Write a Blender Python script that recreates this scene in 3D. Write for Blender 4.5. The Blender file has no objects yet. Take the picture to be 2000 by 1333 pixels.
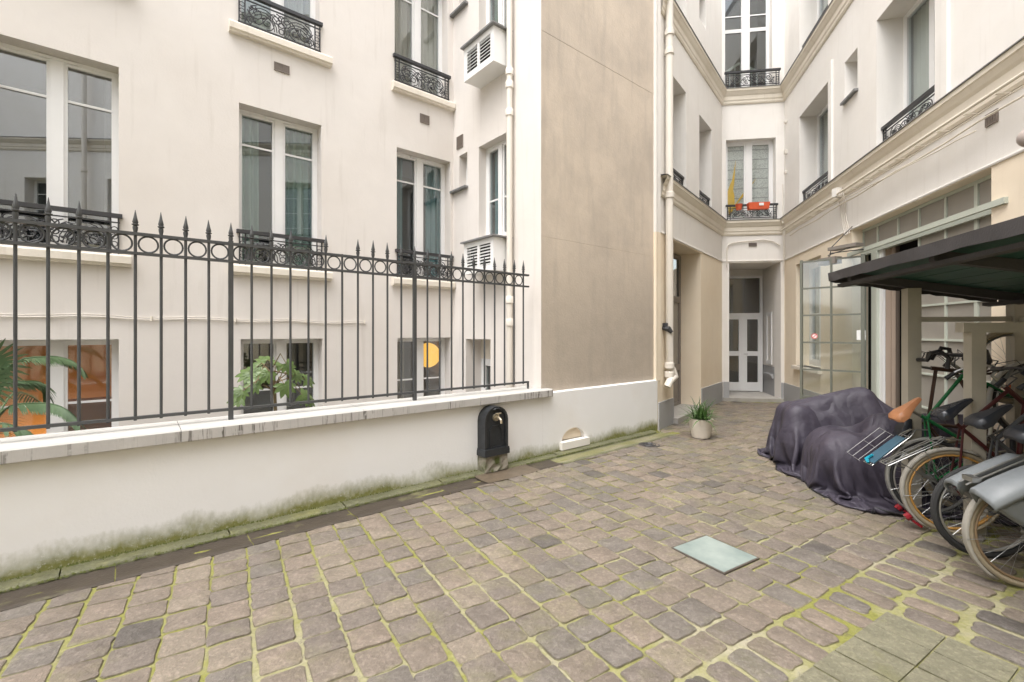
import bpy, math, random
import numpy as np
from mathutils import Vector, Matrix

random.seed(7)
scene = bpy.context.scene
col = scene.collection
R_ = math.radians

# ------------------------------------------------------------------ camera, sky, sun, exposure
CAM_H, FPX, CU, HV = 1.6, 900.0, 1000.0, 650.0          # photo pixels (2000 x 1333)
cd = bpy.data.cameras.new("camera"); cam = bpy.data.objects.new("camera", cd); col.objects.link(cam)
cam.location = (0, 0, CAM_H); cam.rotation_euler = (R_(90), 0, 0)
cd.sensor_width = 36; cd.lens = 36 * FPX / 2000; cd.shift_y = -16.5 / 2000
cd.clip_start = 0.02; cd.clip_end = 500
scene.camera = cam

SUN_EL, SUN_AZ = 68.0, 218.0          # azimuth measured from +Y towards +X
world = bpy.data.worlds.new("World"); scene.world = world; world.use_nodes = True
nt = world.node_tree; nt.nodes.clear()
sky = nt.nodes.new("ShaderNodeTexSky"); sky.sky_type = 'NISHITA'; sky.sun_disc = False
sky.sun_elevation = R_(SUN_EL); sky.sun_rotation = R_(SUN_AZ); sky.dust_density = 4; sky.air_density = 1.0; sky.ozone_density = 0.6
hsv = nt.nodes.new("ShaderNodeHueSaturation"); hsv.inputs['Saturation'].default_value = 0.22
bg = nt.nodes.new("ShaderNodeBackground"); bg.inputs['Strength'].default_value = 0.15
wo = nt.nodes.new("ShaderNodeOutputWorld")
nt.links.new(sky.outputs[0], hsv.inputs['Color']); nt.links.new(hsv.outputs[0], bg.inputs[0]); nt.links.new(bg.outputs[0], wo.inputs[0])

sd = bpy.data.lights.new("sun", 'SUN'); sd.energy = 0.7; sd.angle = R_(60); sd.color = (1.0, 0.97, 0.94)
sun = bpy.data.objects.new("sun", sd); col.objects.link(sun)
_az, _el = R_(SUN_AZ), R_(SUN_EL)
sdir = Vector((math.sin(_az) * math.cos(_el), math.cos(_az) * math.cos(_el), math.sin(_el)))
sun.rotation_euler = sdir.to_track_quat('Z', 'Y').to_euler(); sun.location = (0, 0, 30)

vs = scene.view_settings
scene.display_settings.display_device = 'sRGB'
vs.view_transform = 'Standard'; vs.look = 'None'; vs.gamma = 1; vs.use_curve_mapping = False
vs.exposure = 1.74
cy = scene.cycles
cy.use_denoising = True; cy.max_bounces = 7; cy.diffuse_bounces = 4; cy.glossy_bounces = 4
cy.transmission_bounces = 6; cy.transparent_max_bounces = 12; cy.caustics_reflective = False; cy.caustics_refractive = False
cy.sample_clamp_indirect = 6

# ------------------------------------------------------------------ mesh helper
WL = {}
def wloc(o): return WL.get(o.name, Vector((0, 0, 0))) if o else Vector((0, 0, 0))
V = Vector
class MB:
    def __init__(s): s.v = []; s.f = []; s.m = []; s.cm = 0
    def add(s, vs_, fs):
        n = len(s.v); s.v += [tuple(p) for p in vs_]
        for f in fs: s.f.append([i + n for i in f]); s.m.append(s.cm)
    def quad(s, a, b, c, d): s.add([a, b, c, d], [(0, 1, 2, 3)])
    def hexa(s, p):      # 8 pts: bottom 4 (ccw) then top 4
        s.add(p, [(3, 2, 1, 0), (4, 5, 6, 7), (0, 1, 5, 4), (1, 2, 6, 5), (2, 3, 7, 6), (3, 0, 4, 7)])
    def box(s, c, sx, sy, sz, rz=0, M=None):
        ca, sa = math.cos(rz), math.sin(rz); out = []
        for z in (-1, 1):
            for x, y in ((-1, -1), (1, -1), (1, 1), (-1, 1)):
                px, py = x * sx / 2, y * sy / 2
                q = V((c[0] + px * ca - py * sa, c[1] + px * sa + py * ca, c[2] + z * sz / 2))
                out.append(M @ q if M else q)
        s.hexa(out)
    def bar(s, a, b, w, h, up=(0, 0, 1)):
        a, b = V(a), V(b); d = (b - a).normalized(); u = V(up)
        r = d.cross(u)
        if r.length < 1e-4: r = d.cross(V((1, 0, 0)))
        r.normalize(); u = r.cross(d)
        r *= w / 2; u *= h / 2
        s.hexa([a - r - u, b - r - u, b + r - u, a + r - u, a - r + u, b - r + u, b + r + u, a + r + u])
    def tube(s, pts, r, n=6, closed=False, caps=True):
        pts = [V(p) for p in pts]; N = len(pts)
        rs = r if isinstance(r, (list, tuple)) else [r] * N
        prev = None; base = len(s.v); vv = []
        for i, p in enumerate(pts):
            if closed: t = pts[(i + 1) % N] - pts[i - 1]
            else: t = pts[min(i + 1, N - 1)] - pts[max(i - 1, 0)]
            if t.length < 1e-9: t = V((0, 0, 1))
            t.normalize()
            if prev is None:
                a = V((0, 0, 1)) if abs(t.z) < .9 else V((1, 0, 0))
                x = t.cross(a).normalized()
            else:
                x = prev - t * prev.dot(t)
                if x.length < 1e-6: x = t.orthogonal()
                x.normalize()
            prev = x; y = t.cross(x)
            for k in range(n):
                an = 2 * math.pi * k / n
                vv.append(p + (x * math.cos(an) + y * math.sin(an)) * rs[i])
        fs = []
        for i in range(N if closed else N - 1):
            j = (i + 1) % N
            for k in range(n):
                l = (k + 1) % n
                fs.append((i * n + k, i * n + l, j * n + l, j * n + k))
        if caps and not closed:
            fs.append(tuple(range(n))[::-1]); fs.append(tuple((N - 1) * n + k for k in range(n)))
        s.add(vv, fs)
    def lathe(s, prof, o=(0, 0, 0), n=12):
        o = V(o); vv = []; fs = []
        for r, z in prof:
            for k in range(n):
                a = 2 * math.pi * k / n; vv.append(o + V((r * math.cos(a), r * math.sin(a), z)))
        for i in range(len(prof) - 1):
            for k in range(n):
                l = (k + 1) % n; fs.append((i * n + k, i * n + l, (i + 1) * n + l, (i + 1) * n + k))
        fs.append(tuple(range(n))[::-1]); fs.append(tuple((len(prof) - 1) * n + k for k in range(n)))
        s.add(vv, fs)
    def prism(s, poly, off):     # polygon (3d pts) extruded by vector
        n = len(poly); off = V(off); a = [V(p) for p in poly]; b = [p + off for p in a]
        s.add(a + b, [tuple(range(n))[::-1], tuple(range(n, 2 * n))] + [(i, (i + 1) % n, n + (i + 1) % n, n + i) for i in range(n)])
    def grid(s, P):              # P[i][j]
        n, m = len(P), len(P[0])
        s.add([p for r in P for p in r], [(i * m + j, i * m + j + 1, (i + 1) * m + j + 1, (i + 1) * m + j) for i in range(n - 1) for j in range(m - 1)])
    def build(s, name, mat, parent=None, smooth=False, local=False, loc=None, recalc=True):
        me = bpy.data.meshes.new(name)
        base = V((0, 0, 0)) if local else wloc(parent)
        if loc is not None: base = V(loc)
        me.from_pydata([V(p) - base for p in s.v], [], s.f)
        mats = mat if isinstance(mat, (list, tuple)) else [mat]
        for m in mats: me.materials.append(m)
        if len(mats) > 1: me.polygons.foreach_set('material_index', s.m)
        me.update(); me.validate()
        if recalc:
            import bmesh
            bm = bmesh.new(); bm.from_mesh(me); bmesh.ops.recalc_face_normals(bm, faces=bm.faces); bm.to_mesh(me); bm.free()
        if smooth:
            me.polygons.foreach_set('use_smooth', [True] * len(me.polygons))
            try: me.set_sharp_from_angle(angle=R_(40))
            except Exception: pass
        o = bpy.data.objects.new(name, me); col.objects.link(o)
        if parent:
            o.parent = parent
            if loc is not None: o.location = V(loc) - wloc(parent)
        elif loc is not None: o.location = loc
        WL[o.name] = V(loc) if loc is not None else (V((0, 0, 0)) if local else base)
        return o
def empty(name, loc=(0, 0, 0), rz=0, parent=None):
    o = bpy.data.objects.new(name, None); col.objects.link(o); o.empty_display_size = .1
    o.location = loc; o.rotation_euler = (0, 0, rz); WL[o.name] = V(loc)
    if parent: o.parent = parent; o.location = V(loc) - wloc(parent)
    return o
def tag(o, label=None, cat=None, group=None, kind=None):
    if label: o['label'] = label
    if cat: o['category'] = cat
    if group: o['group'] = group
    if kind: o['kind'] = kind
    return o

# ------------------------------------------------------------------ materials
class NT:
    def __init__(s, name):
        s.mat = bpy.data.materials.new(name); s.mat.use_nodes = True; s.t = s.mat.node_tree
        s.b = s.t.nodes['Principled BSDF']; s.out = s.t.nodes['Material Output']
    def n(s, typ, **kw):
        x = s.t.nodes.new(typ)
        for k, v in kw.items(): setattr(x, k, v)
        return x
    def l(s, a, b): s.t.links.new(a, b)
    def pos(s, scale=(1, 1, 1)):
        g = s.n("ShaderNodeNewGeometry"); m = s.n("ShaderNodeVectorMath", operation='MULTIPLY'); m.inputs[1].default_value = scale
        s.l(g.outputs['Position'], m.inputs[0]); return m.outputs[0]
    def noise(s, vec, scale, detail=4, rough=.55, dist=0):
        x = s.n("ShaderNodeTexNoise"); x.inputs['Scale'].default_value = scale; x.inputs['Detail'].default_value = detail
        x.inputs['Roughness'].default_value = rough; x.inputs['Distortion'].default_value = dist
        s.l(vec, x.inputs['Vector']); return x.outputs['Fac']
    def ramp(s, fac, a, b, ca=(0, 0, 0, 1), cb=(1, 1, 1, 1)):
        r = s.n("ShaderNodeValToRGB"); r.color_ramp.elements[0].position = a; r.color_ramp.elements[1].position = b
        r.color_ramp.elements[0].color = ca; r.color_ramp.elements[1].color = cb
        s.l(fac, r.inputs[0]); return r.outputs[0]
    def mix(s, fac, a, b):
        m = s.n("ShaderNodeMix", data_type='RGBA')
        for sock, v in ((m.inputs[0], fac), (m.inputs[6], a), (m.inputs[7], b)):
            if isinstance(v, (int, float)): sock.default_value = v
            elif isinstance(v, tuple): sock.default_value = v if len(v) == 4 else v + (1,)
            else: s.l(v, sock)
        return m.outputs[2]
    def math(s, op, a, b=0, clamp=False):
        m = s.n("ShaderNodeMath", operation=op); m.use_clamp = clamp
        for i, v in enumerate((a, b)):
            if isinstance(v, (int, float)): m.inputs[i].default_value = v
            else: s.l(v, m.inputs[i])
        return m.outputs[0]
    def bump(s, h, strength, dist=.01):
        b = s.n("ShaderNodeBump"); b.inputs['Strength'].default_value = strength; b.inputs['Distance'].default_value = dist
        s.l(h, b.inputs['Height']); s.l(b.outputs[0], s.b.inputs['Normal'])
    def sep(s, vec):
        x = s.n("ShaderNodeSeparateXYZ"); s.l(vec, x.inputs[0]); return x.outputs
    def set(s, color=None, rough=None, metal=None, spec=None):
        if color is not None:
            if isinstance(color, tuple): s.b.inputs['Base Color'].default_value = color if len(color) == 4 else color + (1,)
            else: s.l(color, s.b.inputs['Base Color'])
        if rough is not None: s.b.inputs['Roughness'].default_value = rough
        if metal is not None: s.b.inputs['Metallic'].default_value = metal
        if spec is not None: s.b.inputs['Specular IOR Level'].default_value = spec
        return s.mat

def simple(name, c, rough=.5, metal=0, var=.08, scale=12, bump=0, bscale=80, spec=.5):
    t = NT(name); p = t.pos(); n = t.noise(p, scale)
    c2 = tuple(max(0, x * (1 - var)) for x in c); c1 = tuple(min(1, x * (1 + var)) for x in c)
    t.set(t.mix(n, c2, c1), rough, metal, spec)
    if bump: t.bump(t.noise(p, bscale), bump, .004)
    return t.mat
def plaster(name, c, dirt=(.5, .42, .32), dirt_amt=.2, bump=.25, streak=.25):
    t = NT(name); p = t.pos(); a = t.noise(p, .7, 5); b = t.noise(p, 4, 6, .6)
    base = t.mix(b, tuple(x * .95 for x in c), tuple(min(1, x * 1.04) for x in c))
    patch = t.ramp(a, .42, .72)
    base = t.mix(t.math('MULTIPLY', patch, dirt_amt), base, dirt)
    sv = t.noise(t.pos((5, 5, .35)), 2.2, 4); st = t.ramp(sv, .58, .8)
    base = t.mix(t.math('MULTIPLY', st, streak), base, tuple(x * .8 for x in dirt))
    t.set(base, .85, 0, .25)
    t.bump(t.math('ADD', t.noise(p, 55, 4), t.math('MULTIPLY', t.noise(p, 9, 3), 1.2)), bump, .004)
    return t.mat
M = {}
M['cream'] = plaster('cream_plaster', (.735, .692, .652), (.58, .515, .45), .28, .32, .32)
M['white'] = plaster('white_plaster', (.82, .79, .75), (.64, .58, .5), .2, .2, .2)
M['band'] = plaster('band_plaster', (.77, .71, .61), (.5, .42, .31), .3, .2, .3)
M['stone'] = plaster('limestone', (.86, .755, .605), (.74, .59, .42), .4, .35, .2)
M['grey'] = plaster('grey_plinth', (.40, .40, .405), (.3, .3, .29), .3, .3, .2)
M['sill'] = plaster('sill_stone', (.76, .70, .61), (.45, .38, .30), .25, .3, .35)
M['reveal'] = M['white']

# low wall: white plaster with a green algae foot
t = NT('low_wall_plaster'); p = t.pos(); z = t.sep(p)[2]
base = t.mix(t.noise(p, 3.5, 5), (.82, .815, .81), (.85, .845, .84))
base = t.mix(t.math('MULTIPLY', t.ramp(t.noise(p, .9, 4), .5, .75), .25), base, (.68, .6, .5))
g = t.math('SUBTRACT', t.math('ADD', t.math('MULTIPLY', t.noise(p, 1.5, 4, .55), .34), t.math('MULTIPLY', t.noise(t.pos((16, 16, 9)), 2, 5), .09)), z)
mask = t.math('MULTIPLY', t.ramp(g, .01, .16), t.ramp(t.noise(p, 38, 6, .8), .16, .44))
green = t.mix(t.noise(p, 16, 5), (.09, .105, .018), (.27, .262, .06))
t.set(t.mix(t.math('MULTIPLY', mask, .96), base, green), .85, 0, .25)
t.bump(t.math('ADD', t.noise(p, 50, 4), t.math('MULTIPLY', t.noise(p, 7, 3), 1.5)), .3, .004)
M['lowwall'] = t.mat
# beige gable render
t = NT('beige_render'); p = t.pos(); z = t.sep(p)[2]
n1 = t.noise(p, 1.1, 6, .62, .3); n2 = t.noise(t.pos((3, 3, .4)), 2.2, 5); n3 = t.noise(p, 5, 6, .7)
base = t.mix(n3, (.56, .475, .385), (.69, .60, .50))
base = t.mix(t.math('MULTIPLY', t.ramp(n1, .42, .68), .6), base, (.43, .375, .32))
base = t.mix(t.math('MULTIPLY', t.ramp(n2, .52, .8), .45), base, (.37, .325, .28))
low = t.ramp(t.math('SUBTRACT', 3.6, t.math('ADD', z, t.math('MULTIPLY', n1, 1.6))), .0, 1.0)
base = t.mix(t.math('MULTIPLY', low, .5), base, t.mix(n3, (.33, .29, .245), (.44, .385, .325)))
t.set(base, .9, 0, .2); t.bump(t.math('ADD', t.noise(p, 40, 5), t.math('MULTIPLY', n3, 2)), .4, .006)
M['beige'] = t.mat
# coping with dark drip marks on its front
A2 = V((1.205, 1, 0)).normalized()
t = NT('coping_stone'); p = t.pos(); g = t.n("ShaderNodeNewGeometry")
dp = t.n("ShaderNodeVectorMath", operation='DOT_PRODUCT'); dp.inputs[1].default_value = A2; t.l(p, dp.inputs[0])
cx = t.n("ShaderNodeCombineXYZ"); t.l(dp.outputs['Value'], cx.inputs[0]); t.l(t.math('MULTIPLY', t.sep(p)[2], .06), cx.inputs[2])
st = t.ramp(t.noise(cx.outputs[0], 24, 3, .8), .52, .60); cl = t.ramp(t.noise(cx.outputs[0], 2.2, 2), .40, .55)
nz = t.math('ABSOLUTE', t.sep(g.outputs['Normal'])[2]); front = t.math('LESS_THAN', nz, .5)
brk = t.ramp(t.noise(p, 20, 3), .36, .48)
amt = t.math('MULTIPLY', t.math('MULTIPLY', st, cl), t.math('MULTIPLY', front, brk))
topc = t.mix(t.noise(p, 3, 5), (.42, .405, .38), (.55, .54, .51)); frc = t.mix(t.noise(p, 7, 5), (.42, .405, .39), (.55, .53, .51))
base = t.mix(front, topc, frc); base = t.mix(t.math('MULTIPLY', amt, .85), base, (.09, .08, .07))
t.set(base, .85, 0, .25); t.bump(t.noise(p, 45, 5), .25, .004)
M['coping'] = t.mat

M['frame'] = simple('white_window_frame', (.80, .795, .785), .35, 0, .02)
M['fence'] = simple('fence_paint', (.062, .064, .066), .5, .0, .3, 8, .3, 120)
M['iron'] = simple('cast_iron', (.045, .045, .048), .45, .2, .3, 20, .2, 150)
M['castblack'] = simple('fountain_iron', (.035, .038, .042), .38, .3, .45, 14, .5, 60)
M['zinc'] = simple('zinc_flashing', (.22, .22, .22), .5, .3, .2)
M['pipe'] = simple('cream_pipe', (.70, .65, .58), .5, 0, .05, 4)
M['brown_grille'] = simple('brown_grille', (.20, .165, .14), .6)
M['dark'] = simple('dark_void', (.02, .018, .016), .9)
M['chrome'] = simple('chrome', (.62, .62, .62), .2, .95, .05)
M['brass'] = simple('tarnished_brass', (.55, .48, .36), .3, .8, .2)
M['shelter_wood'] = simple('shelter_paint', (.40, .365, .295), .6, 0, .12, 5, .25, 40)
M['felt'] = simple('roof_felt', (.052, .047, .048), .8, 0, .35, 6, .5, 70)
M['green_roof'] = simple('green_underside', (.014, .058, .040), .55, 0, .5, 9, .4, 50)
M['steel_green'] = simple('pale_green_steel', (.50, .53, .46), .45, 0, .08, 5)
M['door_brown'] = simple('taupe_door', (.22, .195, .17), .5, 0, .08)
M['orange_plastic'] = simple('orange_planter', (.75, .13, .05), .5, 0, .15)
M['soil'] = simple('soil', (.05, .035, .025), .95, 0, .4, 20)
M['pot'] = simple('pale_pot', (.62, .56, .48), .7, 0, .18, 9, .3, 50)
M['wood'] = simple('warm_wood', (.36, .20, .09), .5, 0, .2, 5)
M['sticker'] = simple('yellow_sticker', (.80, .52, .06), .5, 0, .15)
M['paper'] = simple('white_paper', (.8, .8, .78), .7)
M['red'] = simple('red_reflector', (.22, .012, .02), .25)
M['stonegrey'] = simple('mossy_step', (.36, .34, .31), .85, 0, .25, 6, .4, 30)

def glass(name, tint=(.78, .84, .84), boost=.12, rough=.0):
    t = NT(name); t.t.nodes.remove(t.b)
    tr = t.n("ShaderNodeBsdfTransparent"); tr.inputs[0].default_value = tint + (1,)
    gl = t.n("ShaderNodeBsdfGlossy"); gl.inputs['Roughness'].default_value = rough; gl.inputs[0].default_value = (.95, .97, 1, 1)
    lw_ = t.n("ShaderNodeLayerWeight"); lw_.inputs[0].default_value = .5      # Schlick reflectance, the same from both faces
    f2 = t.math('ADD', t.math('MULTIPLY', t.math('POWER', lw_.outputs['Facing'], 4.0), .9), .04 + boost, True)
    mx = t.n("ShaderNodeMixShader"); t.l(f2, mx.inputs[0]); t.l(tr.outputs[0], mx.inputs[1]); t.l(gl.outputs[0], mx.inputs[2])
    t.l(mx.outputs[0], t.out.inputs[0]); return t.mat
M['glass'] = glass('window_glass', (.86, .905, .90), .06)
M['glass_mirror'] = glass('reflective_window_glass', (.5, .55, .55), .24)
M['glass_clear'] = glass('clear_glass', (.88, .90, .88), .05, .05)
t = NT('frosted_glass'); p = t.pos()
t.set(t.mix(t.noise(p, 2.2, 5), (.255, .235, .205), (.35, .325, .285)), .4, 0, .5); t.bump(t.noise(p, 90, 3), .25, .003); M['frosted'] = t.mat
t = NT('pavement_glass'); p = t.pos()
t.set(t.mix(t.ramp(t.noise(p, 5, 5, .6), .3, .7), (.17, .215, .20), (.29, .33, .305)), .28, 0, .5); t.bump(t.noise(p, 60, 4), .15, .003); M['paveglass'] = t.mat

def cloth_mat(name, c, var=.12, rough=.85):
    t = NT(name); p = t.pos(); t.set(t.mix(t.noise(t.pos((6, 6, .6)), 3, 4), tuple(x * (1 - var) for x in c), tuple(x * (1 + var) for x in c)), rough, 0, .2)
    t.bump(t.noise(p, 150, 2), .15, .002); return t.mat
M['curtain_green'] = cloth_mat('sage_curtain', (.27, .34, .29))
M['curtain_white'] = cloth_mat('ivory_curtain', (.66, .62, .55))
M['curtain_pink'] = cloth_mat('pale_pink_curtain', (.60, .51, .45))
M['curtain_teal'] = cloth_mat('teal_blind', (.15, .26, .28))
M['curtain_brown'] = cloth_mat('taupe_curtain', (.33, .26, .205))
M['room'] = simple('room_wall', (.16, .16, .16), .9)
M['room_warm'] = simple('warm_room_wall', (.50, .33, .17), .85, 0, .15, 2)
M['room_brown'] = simple('brown_room_wall', (.26, .19, .145), .85, 0, .15, 2)
t = NT('patterned_blind'); p = t.pos()
vo = t.n("ShaderNodeTexVoronoi"); vo.inputs['Scale'].default_value = 26; t.l(p, vo.inputs['Vector'])
zz = t.math('FRACT', t.math('MULTIPLY', t.sep(p)[2], 4.4)); ln = t.math('LESS_THAN', zz, .1)
c = t.mix(t.ramp(vo.outputs['Distance'], .25, .5), (.62, .62, .66), (.86, .86, .88)); t.set(t.mix(ln, c, (.45, .45, .49)), .85, 0, .2); M['blind'] = t.mat

def emis(name, c, s):
    t = NT(name); t.set(c, .6); t.b.inputs['Emission Color'].default_value = c + (1,); t.b.inputs['Emission Strength'].default_value = s; return t.mat
M['lantern'] = emis('paper_lantern_glow', (1.0, .50, .08), .45)
M['lamp_glow'] = emis('table_lamp_glow', (1.0, .6, .27), 8.0)

# ------------------------------------------------------------------ wall frames (plan geometry)
class W:
    def __init__(s, O, d, n=None):
        s.O = V((O[0], O[1], 0)); s.d = V((d[0], d[1], 0)).normalized()
        a = V((s.d.y, -s.d.x, 0)); s.n = a if (n is None and a.dot(-s.O) > 0) or (n is not None and a.dot(V((n[0], n[1], 0))) > 0) else -a
    def P(s, u, o, z): q = s.O + s.d * u + s.n * o; return V((q.x, q.y, z))
    def s(s, u, o=0):
        k = (u - CU) / FPX; O = s.O + s.n * o
        return (k * O.y - O.x) / (s.d.x - k * s.d.y)
    def z(s, u, v, o=0):
        q = s.O + s.n * o + s.d * s.s(u, o); return CAM_H + (HV - v) / FPX * q.y
    def box(s, mb, s0, s1, o0, o1, z0, z1):
        mb.hexa([s.P(s0, o0, z0), s.P(s1, o0, z0), s.P(s1, o1, z0), s.P(s0, o1, z0), s.P(s0, o0, z1), s.P(s1, o0, z1), s.P(s1, o1, z1), s.P(s0, o1, z1)])
    def rect(s, mb, s0, s1, z0, z1, o=0): mb.quad(s.P(s0, o, z0), s.P(s1, o, z0), s.P(s1, o, z1), s.P(s0, o, z1))
def ground(u, v): y = FPX * CAM_H / (v - HV); return V(((u - CU) / FPX * y, y, 0))

P0 = ground(1284, 841)
LW = W(P0, (1.205, 1))                                   # low wall face; s grows to the right, 0 at the far end
BG = W(P0 - LW.n * .05, (1.205, 1))                      # beige gable, a little behind the low wall's face
sc = BG.s(1057)                                          # left corner of the gable
RT = W(BG.P(sc, 0, 0), -LW.n, n=-LW.d)                   # return wall, s grows away from the courtyard
rt_len = RT.s(885)
FA = W(RT.P(rt_len, 0, 0), -LW.d, n=LW.n)                # facade behind the fence, s grows to the LEFT
P1 = ground(1410, 783.5)
LP = W(P0 + LW.d * .004, (P1.x - P0.x, P1.y - P0.y)); lp_len = (P1 - P0).length     # passage left wall
RC = V((.5911 * 10.6, 10.6, 0))
EN = W(P1, (RC.x - P1.x, RC.y - P1.y)); en_len = (RC - P1).length                    # end wall
RW = W(RC, (-.25, -1), n=(-1, .25))                      # right wall, s grows towards the camera
Rd = -RW.d; Ed = -RW.n                                   # Rd: away along right wall, Ed: towards the right wall
ZT = 11.0                                                # eaves height
Z_AREA = -1.0                                            # floor of the sunken area behind the fence

# ------------------------------------------------------------------ generic wall skin with openings
def skin(mb, w, s0, s1, z0, z1, ops):
    ops = [(min(a, b), max(a, b), c, d, e) for a, b, c, d, e in ops]
    ss = sorted({s0, s1, *[x for o in ops for x in o[:2] if s0 < x < s1]}); zs = sorted({z0, z1, *[x for o in ops for x in o[2:4] if z0 < x < z1]})
    for i in range(len(ss) - 1):
        for j in range(len(zs) - 1):
            cs, cz = (ss[i] + ss[i + 1]) / 2, (zs[j] + zs[j + 1]) / 2
            if any(o[0] < cs < o[1] and o[2] < cz < o[3] for o in ops): continue
            w.rect(mb, ss[i], ss[i + 1], zs[j], zs[j + 1])
    for a, b, c, d, e in ops:
        if d <= z0 or c >= z1: continue
        cc, dd = max(c, z0), min(d, z1)
        mb.quad(w.P(a, 0, cc), w.P(a, -e, cc), w.P(a, -e, dd), w.P(a, 0, dd)); mb.quad(w.P(b, 0, cc), w.P(b, -e, cc), w.P(b, -e, dd), w.P(b, 0, dd))
        if d <= z1: mb.quad(w.P(a, 0, d), w.P(b, 0, d), w.P(b, -e, d), w.P(a, -e, d))
        if c >= z0: mb.quad(w.P(a, 0, c), w.P(b, 0, c), w.P(b, -e, c), w.P(a, -e, c))

def curtain_sheet(w, s0, s1, o, z0, z1, amp=.025, freq=26):
    mb = MB(); n = max(6, int(abs(s1 - s0) * 60)); ph = random.random() * 6
    rows = []
    for zz in (z0, (z0 + z1) / 2, z1):
        rows.append([w.P(s0 + (s1 - s0) * i / n, o + amp * math.sin(ph + freq * 2.0 * (s1 - s0) * i / n * 1.3) + .4 * amp * math.sin(2.3 * ph + 71 * (s1 - s0) * i / n), zz) for i in range(n + 1)])
    mb.grid(rows); return mb

def window(par, w, s0, s1, z0, z1, dep, bars=(.8,), curtain=None, room='room', gl='glass', leaves=2, name='window', fw=.034, mid=.10, sill=None, roomd=1.4, label=None, fmat='frame'):
    """casement window set dep behind the wall's face: frame mesh with panes, glazing bars, curtain and room as sub-parts"""
    if s0 > s1: s0, s1 = s1, s0
    mb = MB(); o1 = -dep; o0 = -dep - .07
    w.box(mb, s0, s0 + fw, o0, o1, z0, z1); w.box(mb, s1 - fw, s1, o0, o1, z0, z1)
    w.box(mb, s0 + fw, s1 - fw, o0, o1, z1 - fw, z1); w.box(mb, s0 + fw, s1 - fw, o0, o1, z0, z0 + fw * 1.2)
    a, b = s0 + fw, s1 - fw; zz0, zz1 = z0 + fw * 1.2, z1 - fw; lw_ = .028
    spans = []
    if leaves == 2:
        c = (a + b) / 2
        w.box(mb, c - mid / 2, c + mid / 2, o0 + .004, o1 + .012, zz0, zz1); spans = [(a, c - mid / 2), (c + mid / 2, b)]
    else: spans = [(a, b)]
    for p, q in spans:
        w.box(mb, p, p + lw_, o0 + .01, o1 - .008, zz0, zz1); w.box(mb, q - lw_, q, o0 + .01, o1 - .008, zz0, zz1)
        w.box(mb, p + lw_, q - lw_, o0 + .01, o1 - .008, zz0, zz0 + lw_ * 1.3); w.box(mb, p + lw_, q - lw_, o0 + .01, o1 - .008, zz1 - lw_, zz1)
    win = mb.build(name, M[fmat], par)
    if label: win['label'] = label
    for p, q in spans:
        m = MB(); w.box(m, p + lw_, q - lw_, -dep - .045, -dep - .035, zz0 + lw_ * 1.3, zz1 - lw_); m.build('pane', M[gl], win)
        for f in bars:
            m = MB(); zc = zz0 + (zz1 - zz0) * f; w.box(m, p + lw_, q - lw_, -dep - .033, -dep - .018, zc - .012, zc + .012); m.build('glazing_bar', M[fmat], win)
    # room behind
    m = MB(); e = .25; ob, of = -dep - roomd, -dep - .075
    A, B, C, D = s0 - e, s1 + e, z0 - .3, z1 + .15
    w.rect(m, A, B, C, D, ob)
    m.quad(w.P(A, ob, C), w.P(A, of, C), w.P(A, of, D), w.P(A, ob, D)); m.quad(w.P(B, ob, C), w.P(B, of, C), w.P(B, of, D), w.P(B, ob, D))
    m.quad(w.P(A, ob, C), w.P(B, ob, C), w.P(B, of, C), w.P(A, of, C)); m.quad(w.P(A, ob, D), w.P(B, ob, D), w.P(B, of, D), w.P(A, of, D))
    # strips closing the gap between room and reveal
    for (x0, x1, y0, y1) in ((A, s0, C, D), (s1, B, C, D), (s0, s1, C, z0), (s0, s1, z1, D)): w.rect(m, x0, x1, y0, y1, of)
    m.build('room', M[room], win, recalc=False)
    if curtain:
        for (f0, f1, mt) in curtain:
            x0, x1 = s0 + fw + (s1 - s0 - 2 * fw) * f0, s0 + fw + (s1 - s0 - 2 * fw) * f1
            curtain_sheet(w, x0, x1, -dep - .125, z0 + .02, z1 - .02).build('curtain', M[mt], win, smooth=True)
    return win

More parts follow.
